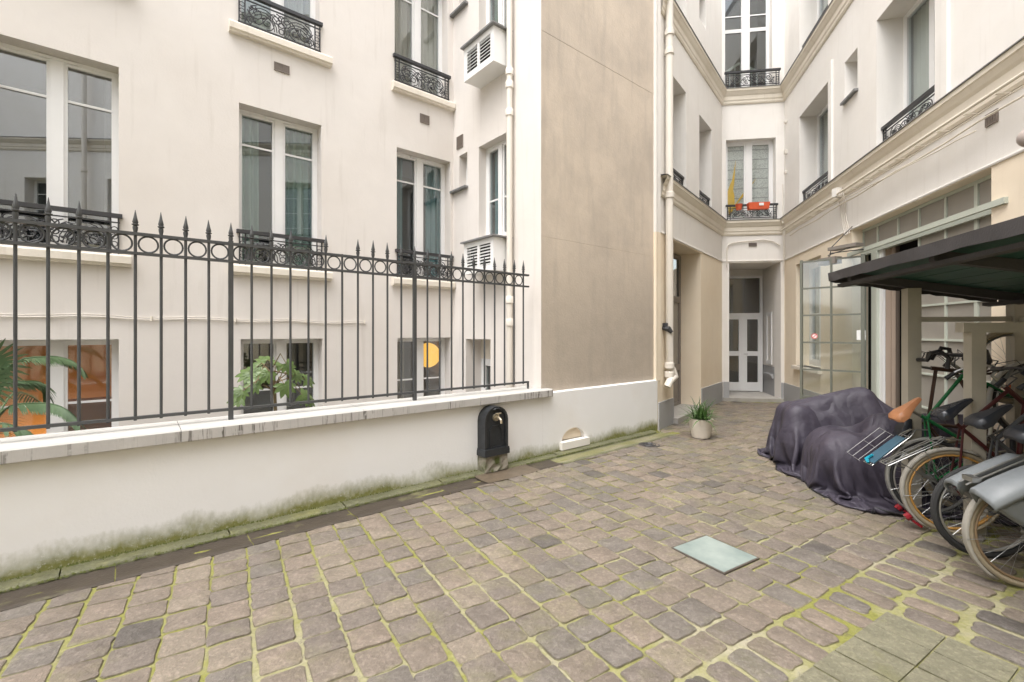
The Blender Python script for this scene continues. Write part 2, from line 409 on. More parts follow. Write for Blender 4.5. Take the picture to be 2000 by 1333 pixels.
def spiral(w, o, cx, cz, r, turns, a0, sgn=1, n=18):
    return [w.P(cx + r * (1 - .82 * i / n) * math.cos(a0 + sgn * turns * 2 * math.pi * i / n), o, cz + r * (1 - .82 * i / n) * math.sin(a0 + sgn * turns * 2 * math.pi * i / n)) for i in range(n + 1)]
def railing(par, w, s0, s1, z0, z1, o, dense=1, name='balcony_railing'):
    if s0 > s1: s0, s1 = s1, s0
    mb = MB(); h = z1 - z0; L = s1 - s0
    w.box(mb, s0 - .02, s1 + .02, o - .028, o + .028, z1 - .03, z1 + .012)
    w.box(mb, s0, s1, o - .009, o + .009, z0 + .03, z0 + .045); w.box(mb, s0, s1, o - .008, o + .008, z1 - .085, z1 - .073)
    for x in (s0 + .012, s0 + .075, s1 - .075, s1 - .012): w.box(mb, x - .007, x + .007, o - .007, o + .007, z0, z1 - .03)
    rl = mb.build(name, M['iron'], par)
    m = MB(); r = .0065
    zt, zb = z1 - .09, z0 + .045; hh = zt - zb; zc = (zt + zb) / 2
    x0, x1 = s0 + .08, s1 - .08; c = (x0 + x1) / 2; hw = (x1 - x0) / 2
    def tb(pts, rr=r): m.tube(pts, rr, 5)
    for sg in (-1, 1):
        def X(f): return c + sg * hw * f
        g = sg
        # large volutes
        tb(spiral(w, o, X(.70), zc + hh * .12, hh * .34, 1.6, math.pi / 2 if g > 0 else math.pi / 2, -g))
        tb(spiral(w, o, X(.40), zc - hh * .14, hh * .32, 1.6, -math.pi / 2, -g))
        tb(spiral(w, o, X(.15), zc + hh * .18, hh * .27, 1.5, math.pi / 2, g))
        tb(spiral(w, o, X(.84), zc - hh * .26, hh * .2, 1.4, -math.pi / 2, g))
        # concentric arcs
        for q in (.48, .40, .33):
            tb([w.P(X(.52) + hh * 1.15 * q * math.cos(k * math.pi / 9) * 1.25, o, zb + hh * .08 + hh * 1.75 * q * math.sin(k * math.pi / 9)) for k in range(10)], r * .85)
        # s-scroll and leaves
        tb([w.P(X(.05 + .9 * k / 12), o, zc + hh * .36 * math.sin(k / 12 * 2 * math.pi + .4)) for k in range(13)])
        for q in range(7 * dense):
            fx = random.uniform(.08, .92); fz = random.uniform(-.36, .36); an = random.uniform(0, math.pi); l = hh * random.uniform(.07, .13)
            a = w.P(X(fx) - l * math.cos(an), o, zc + hh * fz - l * math.sin(an)); b = w.P(X(fx) + l * math.cos(an), o, zc + hh * fz + l * math.sin(an))
            m.tube([a, (a + b) / 2, b], [.003, .014, .003], 5)
        xx = s0 + .044 if sg < 0 else s1 - .044
        for zz in (zb + .06, zc, zt - .06): tb([w.P(xx + .027 * math.cos(k * math.pi / 4), o, zz + .027 * math.sin(k * math.pi / 4)) for k in range(9)], .005)
    # centre motif
    for zz in (zb + hh * .2, zc, zt - hh * .2):
        tb([w.P(c + hh * .12 * math.cos(k * math.pi / 5), o, zz + hh * .12 * math.sin(k * math.pi / 5)) for k in range(11)])
    m.build('scrollwork', M['iron'], rl, smooth=True)
    return rl
def sill(par, w, s0, s1, z0, z1, out=.10, back=-.2, mat='sill', name='window_sill'):
    if s0 > s1: s0, s1 = s1, s0
    mb = MB()
    prof = [(back, z0), (out - .03, z0), (out - .022, z0 + .02), (out, z0 + .03), (out, z1 - .02), (out - .015, z1), (back, z1 + .012)]
    mb.prism([w.P(s0, o, z) for o, z in prof], w.d * (s1 - s0)); return mb.build(name, M[mat], par)
def grille(par, w, u0, u1, v0, v1, slats=5, mat='brown_grille', vert=False):
    a, b = w.s(u0), w.s(u1); a, b = min(a, b), max(a, b); uc = (u0 + u1) / 2; z1, z0 = w.z(uc, v0), w.z(uc, v1)
    mb = MB(); fw = .012
    w.box(mb, a, b, .001, .008, z0, z1)
    w.box(mb, a, a + fw, .008, .016, z0, z1); w.box(mb, b - fw, b, .008, .016, z0, z1); w.box(mb, a + fw, b - fw, .008, .016, z0, z0 + fw); w.box(mb, a + fw, b - fw, .008, .016, z1 - fw, z1)
    g = mb.build('vent_grille', M[mat], par)
    for i in range(slats):
        m = MB()
        if vert: x = a + fw + (b - a - 2 * fw) * (i + .5) / slats; w.box(m, x - .005, x + .005, .008, .015, z0 + fw, z1 - fw)
        else: zc = z0 + fw + (z1 - z0 - 2 * fw) * (i + .5) / slats; w.box(m, a + fw, b - fw, .008, .015, zc - .005, zc + .005)
        m.build('slat', M[mat], g)
    return g
def downpipe(par, pts, r, collars=(), mat='pipe', name='downpipe'):
    m = MB(); m.tube(pts, r, 12); pp = m.build(name, M[mat], par, smooth=True)
    for c in collars:
        m = MB(); m.lathe([(r * 1.0, -.05), (r * 1.3, -.045), (r * 1.3, .04), (r * 1.12, .05)], c, 12); m.build('collar', M[mat], pp, smooth=True)
    return pp

# ================================================================== LEFT BUILDING (facade, return wall, gable)
lb = empty('apartment_building', FA.P(2, 0, 0))
tag(lb, 'cream apartment building behind the iron fence, with blank beige gable on its right', 'building')
D1 = .18
fa_ops = [(.05, .995, 2.43, 4.39, D1), (2.09, 3.06, 2.43, 4.40, D1), (4.173, 5.14, 2.43, 4.42, D1),
          (.10, 1.03, 5.34, 7.30, D1), (2.115, 3.065, 5.34, 7.30, D1), (4.173, 5.14, 5.34, 7.30, D1),
          (.049, .986, -.2, 1.52, D1), (2.075, 3.043, -.2, 1.52, D1), (4.173, 5.14, -.2, 1.53, D1),
          (.10, 1.03, 8.2, 10.1, D1), (2.115, 3.065, 8.2, 10.1, D1), (4.173, 5.14, 8.2, 10.1, D1)]
m = MB(); skin(m, FA, 0, 10, Z_AREA, ZT, fa_ops); m.build('wall', M['cream'], lb, recalc=False)
rt_ops = [(.66, 1.38, 2.98, 4.42, .14), (1.69, 1.92, 3.91, 4.44, .14), (.66, 1.38, 5.83, 7.3, .14), (1.69, 1.92, 6.79, 7.3, .14), (1.085, 1.73, -.2, 1.5, .3)]
m = MB(); skin(m, RT, 0, rt_len, Z_AREA, ZT, rt_ops); m.build('wall', M['cream'], lb, recalc=False)
# gable: three lifts of render with slightly open joints
for z0, z1, ins in ((.3, 2.847, 0), (2.850, 5.508, .003), (5.511, ZT, .0015)):
    m = MB(); BG.box(m, sc + .003 + ins, .0, -.25, -ins, z0, z1); m.build('gable_panel', M['beige'], lb)
m = MB(); BG.box(m, sc + .01, -.01, -.25, -.012, .3, ZT - .02); m.build('gable_core', M['beige'], lb)
# roof slab only over the building itself
m = MB(); m.hexa([FA.P(10, .2, ZT), FA.P(-.0, .2, ZT), FA.P(-.0, -5, ZT), FA.P(10, -5, ZT), FA.P(10, .2, ZT + .2), FA.P(0, .2, ZT + .2), FA.P(0, -5, ZT + .2), FA.P(10, -5, ZT + .2)])
m.build('roof', M['zinc'], lb)
# windows of the facade
wins = [
 (.05, .995, 2.43, 4.39, [(.0, .3, 'curtain_teal'), (.78, 1, 'curtain_teal')], 'glass', 'room', (.79,)),
 (2.09, 3.06, 2.43, 4.40, [(.0, .5, 'curtain_green'), (.74, 1., 'curtain_green')], 'glass', 'room', (.79,)),
 (4.173, 5.14, 2.43, 4.42, [(0, .1, 'curtain_white')], 'glass_mirror', 'room', (.80,)),
 (.10, 1.03, 5.34, 7.30, [(0, 1, 'curtain_pink')], 'glass', 'room', (.76,)),
 (2.115, 3.065, 5.34, 7.30, [(0, .42, 'curtain_pink'), (.55, .98, 'curtain_white')], 'glass', 'room', (.76,)),
 (4.173, 5.14, 5.34, 7.30, [(0, 1, 'curtain_white')], 'glass', 'room', (.76,)),
 (.10, 1.03, 8.2, 10.1, [(0, 1, 'curtain_white')], 'glass', 'room', (.76,)),
 (2.115, 3.065, 8.2, 10.1, [(0, 1, 'curtain_white')], 'glass', 'room', (.76,)),
 (4.173, 5.14, 8.2, 10.1, [(0, 1, 'curtain_white')], 'glass', 'room', (.76,))]
for a, b, z0, z1, cu, gl, rm, bars in wins:
    window(lb, FA, a, b, z0, z1, D1, bars, cu, rm, gl)
    m = MB(); c = (a + b) / 2; FA.box(m, c - .16, c + .16, -D1 + .001, -D1 + .02, z1 - .035, z1 - .008); m.build('trickle_vent', M['frame'], lb)
for (a, b, z1, rm, cu, gl) in ((.049, .986, 1.52, 'room_brown', [(.74, 1., 'curtain_brown')], 'glass'), (2.075, 3.043, 1.52, 'room_brown', None, 'glass'), (4.173, 5.14, 1.53, 'room_warm', None, 'glass_clear')):
    window(lb, FA, a, b, -.2, z1, D1, (.62,), cu, rm, gl, roomd=2.2)
for a, b, zt in ((-.03 + .04, 1.08, 2.43), (1.97, 3.17, 2.43), (4.07, 5.25, 2.43), (.01, 1.08, 5.34), (1.97, 3.17, 5.34), (4.07, 5.25, 5.34)):
    sill(lb, FA, a, b, zt - .13, zt - .008, .09, -D1 - .0)
for a, b, z0 in ((.05, .995, 2.43), (2.09, 3.06, 2.43), (4.173, 5.14, 2.43), (.10, 1.03, 5.34), (2.115, 3.065, 5.34), (4.173, 5.14, 5.34)):
    railing(lb, FA, a - .01, b + .01, z0 + .0, z0 + .41, .02, 1)
# a small planter tray and a folded blue mat behind the upper railing are left as dark shapes on the railing's inside
grille(lb, FA, 535, 565, 126, 142, 6, vert=True); grille(lb, FA, 820, 838, 225, 242, 5, vert=True)
grille(lb, RT, 893, 905, 266, 290, 5)
# return wall windows
window(lb, RT, .66, 1.38, 2.98, 4.42, .14, (.42,), [(0, 1, 'curtain_teal')], 'room', 'glass', fw=.045, mid=.09)
window(lb, RT, 1.69, 1.92, 3.91, 4.44, .14, (), [(0, 1, 'curtain_teal')], 'room', 'glass', leaves=1, fw=.03, roomd=.4)
window(lb, RT, .66, 1.38, 5.83, 7.3, .14, (.6,), [(0, 1, 'curtain_green')], 'room', 'glass', fw=.045, mid=.09)
window(lb, RT, 1.69, 1.92, 6.79, 7.3, .14, (), [(0, 1, 'curtain_white')], 'room', 'glass', leaves=1, fw=.03, roomd=.4)
window(lb, RT, 1.085, 1.73, -.2, 1.18, .3, (.55,), None, 'room_brown', 'glass', leaves=1, fw=.08, roomd=.9)
m = MB(); RT.box(m, 1.085, 1.73, -.38, -.30, 1.181, 1.5); m.build('basement_panel', M['band'], lb)
for a, b, z in ((1.66, 2.1, 3.90), (1.66, 2.1, 6.78)):
    m = MB(); RT.box(m, a, b, -.1, .07, z - .03, z); m.build('window_sill', M['zinc'], lb)
def cooler(z0, z1, s0, s1):
    m = MB(); t_ = .02; o = .3
    RT.box(m, s0, s1, .001, o, z0, z0 + t_); RT.box(m, s0, s0 + t_, .001, o, z0 + t_, z1); RT.box(m, s1 - t_, s1, .001, o, z0 + t_, z1); RT.box(m, s0 + t_, s1 - t_, .001, o, z1 - t_, z1)
    # front frame with two louvre openings
    c = (s0 + s1) / 2
    for a, b in ((s0 + t_, s0 + .07), (c - .025, c + .025), (s1 - .07, s1 - t_)): RT.box(m, a, b, o - .02, o - .0005, z0 + t_, z1 - t_)
    RT.box(m, s0 + .07, s1 - .07, o - .02, o - .001, z0 + t_, z0 + .08); RT.box(m, s0 + .07, s1 - .07, o - .02, o - .001, z1 - .07, z1 - t_)
    bx = m.build('larder_box', M['frame'], lb)
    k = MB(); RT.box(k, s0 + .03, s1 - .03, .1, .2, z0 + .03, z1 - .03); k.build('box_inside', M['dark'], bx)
    for a, b in ((s0 + .07, c - .025), (c + .025, s1 - .07)):
        n = 7
        for i in range(n):
            zc = z0 + .08 + (z1 - z0 - .15) * (i + .5) / n
            q = MB(); q.hexa([RT.P(a, o - .035, zc + .004), RT.P(b, o - .035, zc + .004), RT.P(b, o - .004, zc - .018), RT.P(a, o - .004, zc - .018), RT.P(a, o - .035, zc + .012), RT.P(b, o - .035, zc + .012), RT.P(b, o - .004, zc - .010), RT.P(a, o - .004, zc - .010)])
            q.build('louvre', M['frame'], bx)
    k = MB(); RT.box(k, s0 - .05, s1 + .03, .0, o + .05, z1 + .001, z1 + .022); k.build('flashing', M['zinc'], bx)
cooler(5.28, 5.76, .62, 1.33); cooler(2.45, 2.9, .62, 1.33)
downpipe(lb, [RT.P(.56, .07, Z_AREA), RT.P(.56, .07, 4), RT.P(.56, .07, ZT)], .042, [RT.P(.56, .07, z) for z in (1.74, 2.05, 4.62, 5.0, 5.18)])
# thin cable along the facade
m = MB(); pts = [FA.P(9.5 - 8.0 * i / 40, .018 + .004 * math.sin(i * 2.1), 1.80 - .068 * i / 40 + .012 * math.sin(i * 1.3)) for i in range(41)]; m.tube(pts, .006, 5)
m.tube([p + V((0, 0, .022)) for p in pts], .005, 5); cb = m.build('wall_cable', M['pipe'], lb)
for i in range(0, 41, 4):
    k = MB(); k.box(pts[i] + V((0, 0, .012)), .02, .02, .05, .3); k.build('clip', M['sill'], cb)
# narrow white band where the gable plinth meets the return wall
# sunken area floor
m = MB(); m.quad(LW.P(-12, -.3, Z_AREA), LW.P(sc, -.3, Z_AREA), LW.P(sc, -2.3, Z_AREA), LW.P(-12, -2.3, Z_AREA))
tag(m.build('area_floor', simple('area_paving', (.30, .29, .27), .9, 0, .2, 3)), kind='structure')

# ================================================================== LOW WALL with coping
lw = empty('low_wall', LW.P(-5, 0, 0)); tag(lw, 'low white rendered wall with stone coping, green algae at its foot, carrying the fence', 'wall')
m = MB(); LW.box(m, -12, sc - .02, -.30, 0, Z_AREA, .78); m.build('wall', M['lowwall'], lw)
# plinth under the gable, with an arched air-vent niche
na, nb = LW.s(1097), LW.s(1142); zt = .31; zb = .15
m = MB(); a0 = sc - .019
ns = 10; arc = [((na + nb) / 2 - (nb - na) / 2 * math.cos(math.pi * i / ns), zb + (zt - zb) * math.sin(math.pi * i / ns)) for i in range(ns + 1)]
LW.rect(m, a0, na, -.4, .815); LW.rect(m, nb, 0, -.4, .815); LW.rect(m, na, nb, -.4, zb)
for i in range(ns):
    (x0, y0), (x1, y1) = arc[i], arc[i + 1]; m.quad(LW.P(x0, 0, y0), LW.P(x1, 0, y1), LW.P(x1, 0, .815), LW.P(x0, 0, .815))
    m.quad(LW.P(x0, 0, y0), LW.P(x1, 0, y1), LW.P(x1, -.08, y1), LW.P(x0, -.08, y0))
m.quad(LW.P(a0, 0, .815), LW.P(0, 0, .815), LW.P(0, -.06, .83), LW.P(a0, -.06, .83))
m.quad(LW.P(0, 0, -.4), LW.P(0, -.3, -.4), LW.P(0, -.3, .83), LW.P(0, 0, .815))
pl = m.build('plinth', M['lowwall'], lw, recalc=False)
k = MB(); k.add([LW.P((na + nb) / 2, -.06, zb)] + [LW.P(x, -.06, y) for x, y in arc], [(0, i + 1, i + 2) for i in range(ns)]); k.build('vent_niche', M['stone'], pl, recalc=False)
k = MB(); LW.box(k, na - .04, nb + .05, -.05, .05, zb - .1, zb - .002); k.build('vent_sill', M['white'], pl)
# coping in slabs
edges = [-12, -10.6, -9.2, -7.75, -6.35, -4.95, -3.6, LW.s(1080, .06)]
for i in range(len(edges) - 1):
    m = MB(); a, b = edges[i] + .002, edges[i + 1] - .002
    prof = [(-.34, .779), (.06, .779), (.063, .785), (.063, .862), (.052, .874), (-.34, .884)]
    if b > sc: prof = [(-.045, .779), (.06, .779), (.063, .785), (.063, .862), (.052, .874), (-.045, .878)]
    if i == len(edges) - 2:
        pr2 = [(-.34, .779), (.06, .779), (.063, .785), (.063, .862), (.052, .874), (-.34, .884)]
        m2 = MB(); m2.prism([LW.P(a, o, z) for o, z in pr2], LW.d * (sc - .003 - a)); m2.build('coping_slab', M['coping'], lw); a = sc - .003
    m.prism([LW.P(a, o, z) for o, z in prof], LW.d * (b - a)); m.build('coping_slab', M['coping'], lw)

# ================================================================== IRON FENCE
fe = empty('iron_fence', LW.P(-5, -.15, .88)); tag(fe, 'dark grey iron fence with spear finials and ring frieze on the low wall', 'fence')
OF = -.15; F0 = -2.78; SP = .1533; NB = 52
ZR1, ZR2, ZR0 = 2.335, 2.19, .965
s_end = F0 - (NB - 1) * SP
for zc, hh, ww in ((ZR1, .022, .04), (ZR2, .02, .04), (ZR0, .022, .035)):
    m = MB(); LW.box(m, s_end, F0 + .085, OF - ww / 2, OF + ww / 2, zc - hh / 2, zc + hh / 2); m.build('rail', M['fence'], fe)
def finial_mesh(k):
    mb = MB(); mb.lathe([(.011, 0), (.013, .012), (.0165, .03), (.0165, .045), (.011, .05), (.0225, .058), (.0225, .064), (.014, .068), (.019, .078), (.011, .115), (.0015, .172)], (0, 0, 0), 8)
    return mb
fin0 = None; ring0 = None; bar0 = None; post0 = None
for i in range(NB):
    s_ = F0 - i * SP; post = (i - 10) % 11 == 0
    big = i in (10, 21, 32, 43)
    base = LW.P(s_, OF, .90)
    if big:
        m = MB(); LW.box(m, s_ - .017, s_ + .017, OF - .017, OF + .017, .87, 2.36); b = m.build('post', M['fence'], fe)
    else:
        m = MB(); m.tube([LW.P(s_, OF, .945), LW.P(s_, OF, 1.6), LW.P(s_, OF, 2.35)], .0102, 8); b = m.build('bar', M['fence'], fe, smooth=True)
    if i not in (15, 17, 26):
        if fin0 is None:
            fin0 = finial_mesh(0).build('finial', M['fence'], None, smooth=True, local=True)
            f = fin0
        else: f = fin0.copy(); col.objects.link(f)
        f.parent = b; f.location = LW.P(s_, OF, 2.345) - wloc(b); f.scale = (1, 1, random.uniform(.96, 1.04)); f.rotation_euler = (random.uniform(-.03, .03), random.uniform(-.03, .03), random.random())
    if i < NB - 1:
        c = s_ - SP / 2; zc = (ZR1 + ZR2) / 2
        m = MB(); rr = (ZR1 - ZR2) / 2 - .013
        outer = []; N = 20
        for k in range(N):
            an = 2 * math.pi * k / N; outer.append(LW.P(c + rr * 0.98 * math.cos(an), OF, zc + rr * math.sin(an)))
        m.tube(outer, .0068, 5, closed=True); m.build('ring', M['fence'], fe, smooth=True)
for s_ in (F0 + .08, -4.288 - .03, -5.97 - .03, -7.7):
    m = MB(); LW.box(m, s_ - .008, s_ + .008, OF - .012, OF + .012, .87, .955); m.build('foot', M['fence'], fe)

# ================================================================== COURTYARD BUILDING (passage, end wall, right wall)
cb_ = empty('courtyard_building', EN.P(.6, 0, 0)); tag(cb_, 'white and limestone building round the far end and right side, with moulded cornices', 'building')
ZB = 3.25; DL = .42
lp_ops = [(.60, 1.47, 4.22, 6.13, DL), (2.32, 3.24, 4.22, 6.04, DL), (.76, 2.43, 0, 3.23, .5), (.60, 1.47, 7.45, 9.4, DL), (2.32, 2.8, 8.0, 8.7, .3)]
en_ops = [(.09, 1.18, 4.22, 6.10, .16), (.06, 1.10, 7.27, 10.2, .16), (.16, 1.29, 0, 3.225, .35)]
rw_ops = [(.95, 2.37, 4.22, 6.12, .33), (3.03, 3.47, 5.43, 6.08, .3), (4.04, 5.34, 4.22, 6.12, .33), (.95, 2.37, 7.27, 9.3, .33), (4.04, 5.34, 7.27, 9.3, .33),
          (.75, 2.05, .9, 3.05, .3), (3.30, 6.21, 0, 3.24, .22), (9.0, 10.2, 4.22, 6.12, .3), (13.9, 15.0, 4.22, 6.12, .3), (16.2, 17.3, 4.22, 6.12, .3)]
for w_, s0, s1, ops in ((LP, .0, lp_len, lp_ops), (EN, 0, en_len, en_ops), (RW, 0, 20, rw_ops)):
    lo = [o for o in ops if o[2] < ZB]; hi = [o for o in ops if o[2] >= ZB]
    m = MB(); skin(m, w_, s0, s1, ZB, ZT, hi); m.build('wall', M['white'], cb_, recalc=False)
    m = MB(); skin(m, w_, s0, s1, -.3, ZB, [(a, b, max(c, -.29) if c > 0 else -.4, d, e) for a, b, c, d, e in lo]); m.build('stone_wall', M['stone' if w_ is not EN else 'white'], cb_, recalc=False)
# side of the passage building next to the gable, roof slab, rear wing closing the court behind the camera
m = MB(); q = RW.P(20, 0, 0); BK = W(q, (-Ed.x, -Ed.y), n=(Rd.x, Rd.y))
skin(m, BK, 0, 14, -.3, ZT, [(1.5, 2.6, 4.2, 6.1, .2), (4.2, 5.3, 4.2, 6.1, .2), (7, 8.1, 4.2, 6.1, .2)]); m.build('wall', M['white'], cb_, recalc=False)
for a, b in ((1.5, 2.6), (4.2, 5.3), (7, 8.1)): window(cb_, BK, a, b, 4.2, 6.1, .2, (.75,), [(0, 1, 'curtain_white')])
m = MB(); m.hexa([RW.P(-3, -.0, ZT), RW.P(17, -.0, ZT), RW.P(17, -5, ZT), RW.P(-3, -5, ZT), RW.P(-3, -.0, ZT + .2), RW.P(17, 0, ZT + .2), RW.P(17, -5, ZT + .2), RW.P(-3, -5, ZT + .2)]); m.build('roof', M['zinc'], cb_)
# plinths
def plinth(w_, a, b, z=.45, o=.02):
    m = MB(); w_.box(m, a, b, -.05, o, -.2, z); m.build('plinth', M['grey'], cb_)
plinth(LP, .02, .74); plinth(LP, 2.45, lp_len - .03); plinth(EN, .03, .155); plinth(EN, 1.295, en_len - .03); plinth(RW, .02, 3.28); plinth(RW, 6.23, 17)
# cornices (moulded profile swept round the three walls) with a zinc cap
def miter(o):
    def cross(w1, w2):
        a, b = w1.P(0, o, 0), w1.d; c, d = w2.P(0, o, 0), w2.d; den = b.x * d.y - b.y * d.x
        t_ = ((c.x - a.x) * d.y - (c.y - a.y) * d.x) / den; return a + b * t_
    return [LP.P(.10, o, 0), cross(LP, EN), cross(EN, RW), RW.P(20, o, 0)]
def sweep(name, prof, mat):
    m = MB(); paths = [[V((p.x, p.y, z)) for p in miter(o)] for o, z in prof]; n = len(prof)
    vv = [paths[j][i] for i in range(4) for j in range(n)]
    m.add(vv, [(i * n + j, i * n + (j + 1) % n, (i + 1) * n + (j + 1) % n, (i + 1) * n + j) for i in range(3) for j in range(n)]); return m.build(name, M[mat], cb_)
for zc, big in ((4.20, 1), (7.25, 1)):
    sweep('cornice', [(-.02, zc - .34), (.02, zc - .34), (.035, zc - .31), (.035, zc - .27), (.05, zc - .245), (.05, zc - .16), (.075, zc - .13), (.105, zc - .075), (.12, zc - .065), (.12, zc - .012), (-.02, zc - .012)], 'band')
    sweep('cornice_cap', [(-.02, zc - .011), (.135, zc - .011), (.135, zc), (-.02, zc + .02)], 'zinc')
sweep('string_course', [(-.02, ZB - .0), (.015, ZB), (.02, ZB + .015), (.015, ZB + .03), (-.02, ZB + .03)], 'white')
# windows
window(cb_, LP, .60, 1.47, 4.22, 6.13, DL, (.75,), [(0, 1, 'curtain_white')]); window(cb_, LP, 2.32, 3.24, 4.22, 6.04, DL, (.75,), [(0, 1, 'curtain_white')])
window(cb_, LP, .60, 1.47, 7.45, 9.4, DL, (.75,), [(0, 1, 'curtain_white')], gl='glass'); window(cb_, LP, 2.32, 2.8, 8.0, 8.7, .3, (), [(0, 1, 'curtain_white')], leaves=1)
for a, b in ((.60, 1.47), (2.32, 3.24)): railing(cb_, LP, a, b, 4.22, 4.53, -.06)
we = window(cb_, EN, .09, 1.18, 4.22, 6.10, .16, (), None, 'room', 'glass_clear', mid=.13, fw=.06)
m = MB(); EN.rect(m, .1, 1.17, 4.25, 6.06, -.222); m.build('patterned_blind', M['blind'], we, recalc=False)
# yellow cut-out plant on the left pane
m = MB(); c0 = EN.P(.27, -.255, 4.62)
def yb(x, z, ang, l, wd):
    d = EN.d * math.cos(ang) + V((0, 0, math.sin(ang))); pz = V((0, 0, 1)) * math.cos(ang) - EN.d * math.sin(ang); b = EN.P(x, -.2035, z)
    m.prism([b - pz * wd * .3, b + d * l * .5 - pz * wd, b + d * l, b + d * l * .5 + pz * wd], EN.n * .006)
for (x, z, an, l, wd) in ((.22, 4.45, 1.5, .75, .10), (.24, 4.6, 1.45, 1.1, .03), (.25, 4.5, .9, .95, .025), (.27, 4.55, .25, .35, .03), (.2, 4.4, 1.2, .4, .08)): yb(x, z, an, l, wd)
m.build('yellow_cutout', M['sticker'], we)
railing(cb_, EN, .10, 1.19, 4.22, 4.56, .03)
wu = window(cb_, EN, .06, 1.10, 7.27, 10.2, .16, (.49, .50, .51, .62), None, 'room_brown', 'glass', mid=.13)
k = MB()                                                # stair balustrade inside
k.bar(EN.P(.12, -.75, 7.95), EN.P(.62, -.75, 8.28), .05, .05); k.bar(EN.P(.62, -.75, 8.28), EN.P(1.1, -.75, 8.02), .05, .05)
for i in range(8):
    x = .14 + i * .13; zt_ = 7.95 + (.33 * (x - .12) / .5 if x < .62 else .33 - .26 * (x - .62) / .48); k.tube([EN.P(x, -.75, 7.3), EN.P(x, -.75, zt_)], .016, 6)
k.build('stair_balustrade', M['curtain_white'], wu)
railing(cb_, EN, .05, 1.22, 7.26, 7.62, .10)
window(cb_, RW, .95, 2.37, 4.22, 6.12, .33, (), [(0, .98, 'curtain_white')]); window(cb_, RW, 4.04, 5.34, 4.22, 6.12, .33, (), [(.0, .44, 'curtain_white'), (.55, 1, 'curtain_white')])
window(cb_, RW, .95, 2.37, 7.27, 9.3, .33, (.75,), [(0, 1, 'curtain_white')]); window(cb_, RW, 4.04, 5.34, 7.27, 9.3, .33, (.75,), [(0, 1, 'curtain_white')])
window(cb_, RW, 3.03, 3.47, 5.43, 6.08, .3, (), [(0, 1, 'curtain_white')], leaves=1)
for a, b in ((9.0, 10.2), (13.9, 15.0), (16.2, 17.3)): window(cb_, RW, a, b, 4.22, 6.12, .3, (.3, .55, .8), [(0, .3, 'curtain_teal')]); railing(cb_, RW, a, b, 4.22, 4.56, -.08)
downpipe(cb_, [RW.P(15.5, .18, z_) for z_ in (0, 4, 8, ZT)], .06, [RW.P(15.5, .18, z_) for z_ in (3.2, 6.3)])
m = MB(); RW.box(m, 3.0, 3.5, -.1, .06, 5.39, 5.425); m.build('window_sill', M['zinc'], cb_)
for a, b in ((.95, 2.37), (4.04, 5.34)): railing(cb_, RW, a, b, 4.22, 4.55, -.08); railing(cb_, RW, a, b, 7.27, 7.6, -.08)
window(cb_, RW, .75, 2.05, .9, 3.05, .25, (.5,), [(0, 1, 'curtain_white')], fw=.09, mid=.16)
m = MB(); RW.box(m, .68, 2.12, -.2, .07, .83, .9); m.build('window_sill', M['sill'], cb_)
for a in (2.54, 5.56):
    m = MB(); RW.box(m, a - .05, a + .05, -.02, .035, 4.23, 6.4); m.build('flue_casing', M['white'], cb_)
# downpipe and lamp on the passage wall
pt = LP.P(.30, .09, 0)
downpipe(cb_, [V((pt.x, pt.y, ZT)), V((pt.x, pt.y, 4)), V((pt.x, pt.y, 1.05)), V((pt.x, pt.y, .98)) + LP.d * .05 + LP.n * .03, V((pt.x, pt.y, .86)) + LP.d * .10 + LP.n * .06, V((pt.x, pt.y, .80)) - LP.d * .05 + LP.n * .03, V((pt.x, pt.y, .70)) - LP.d * .1], .062, [V((pt.x, pt.y, z)) for z in (1.05, .90, 6.3, 6.62, 3.9)])
m = MB(); m.tube([LP.P(.235, .0, 1.68), LP.P(.235, .1, 1.66), LP.P(.25, .15, 1.60)], [.035, .05, .03], 8); m.box(LP.P(.235, .04, 1.73), .07, .07, .06); m.build('wall_spotlight', M['iron'], cb_)
# taupe door in the passage
dr = MB(); d0, d1, zt_ = .78, 2.41, 3.21; o1, o0 = -.40, -.46
for a, b, z0, z1 in ((d0, d0 + .09, 0, zt_), (d1 - .09, d1, 0, zt_), (d0 + .09, d1 - .09, zt_ - .09, zt_), (d0 + .09, d1 - .09, 2.22, 2.34), (d0 + .09, d1 - .09, .0, .16), ((d0 + d1) / 2 - .06, (d0 + d1) / 2 + .06, .16, 2.22), (d0 + .09, (d0 + d1) / 2 - .06, .82, .95), ((d0 + d1) / 2 + .06, d1 - .09, .82, .95), ((d0 + d1) / 2 - .04, (d0 + d1) / 2 + .04, 2.34, zt_ - .09)):
    LP.box(dr, a, b, o0, o1, z0, z1)
door = dr.build('door', M['door_brown'], cb_)
c = (d0 + d1) / 2
for a, b, z0, z1, mt in ((d0 + .09, c - .06, .16, .82, 'door_brown'), (c + .06, d1 - .09, .16, .82, 'door_brown'), (d0 + .09, c - .06, .95, 2.22, 'frosted'), (c + .06, d1 - .09, .95, 2.22, 'frosted'), (d0 + .09, c - .04, 2.34, zt_ - .09, 'glass'), (c + .04, d1 - .09, 2.34, zt_ - .09, 'glass')):
    k = MB(); LP.box(k, a, b, -.435, -.425, z0, z1); k.build('pane' if mt != 'door_brown' else 'panel', M[mt], door)
k = MB(); LP.rect(k, d0 - .1, d1 + .1, 0, 3.3, -1.0); LP.rect(k, d0 - .1, d1 + .1, 2.3, 3.3, -.6); k.build('room', M['room'], door, recalc=False)
k = MB(); k.tube([LP.P(c + .0, -.39, 1.1), LP.P(c + .0, -.33, 1.1), LP.P(c + .1, -.33, 1.1)], .012, 6); k.build('door_handle', M['chrome'], door)
m = MB(); LP.box(m, .70, 2.5, -.45, .1, -.1, .10); m.build('doorstep', M['stonegrey'], cb_)
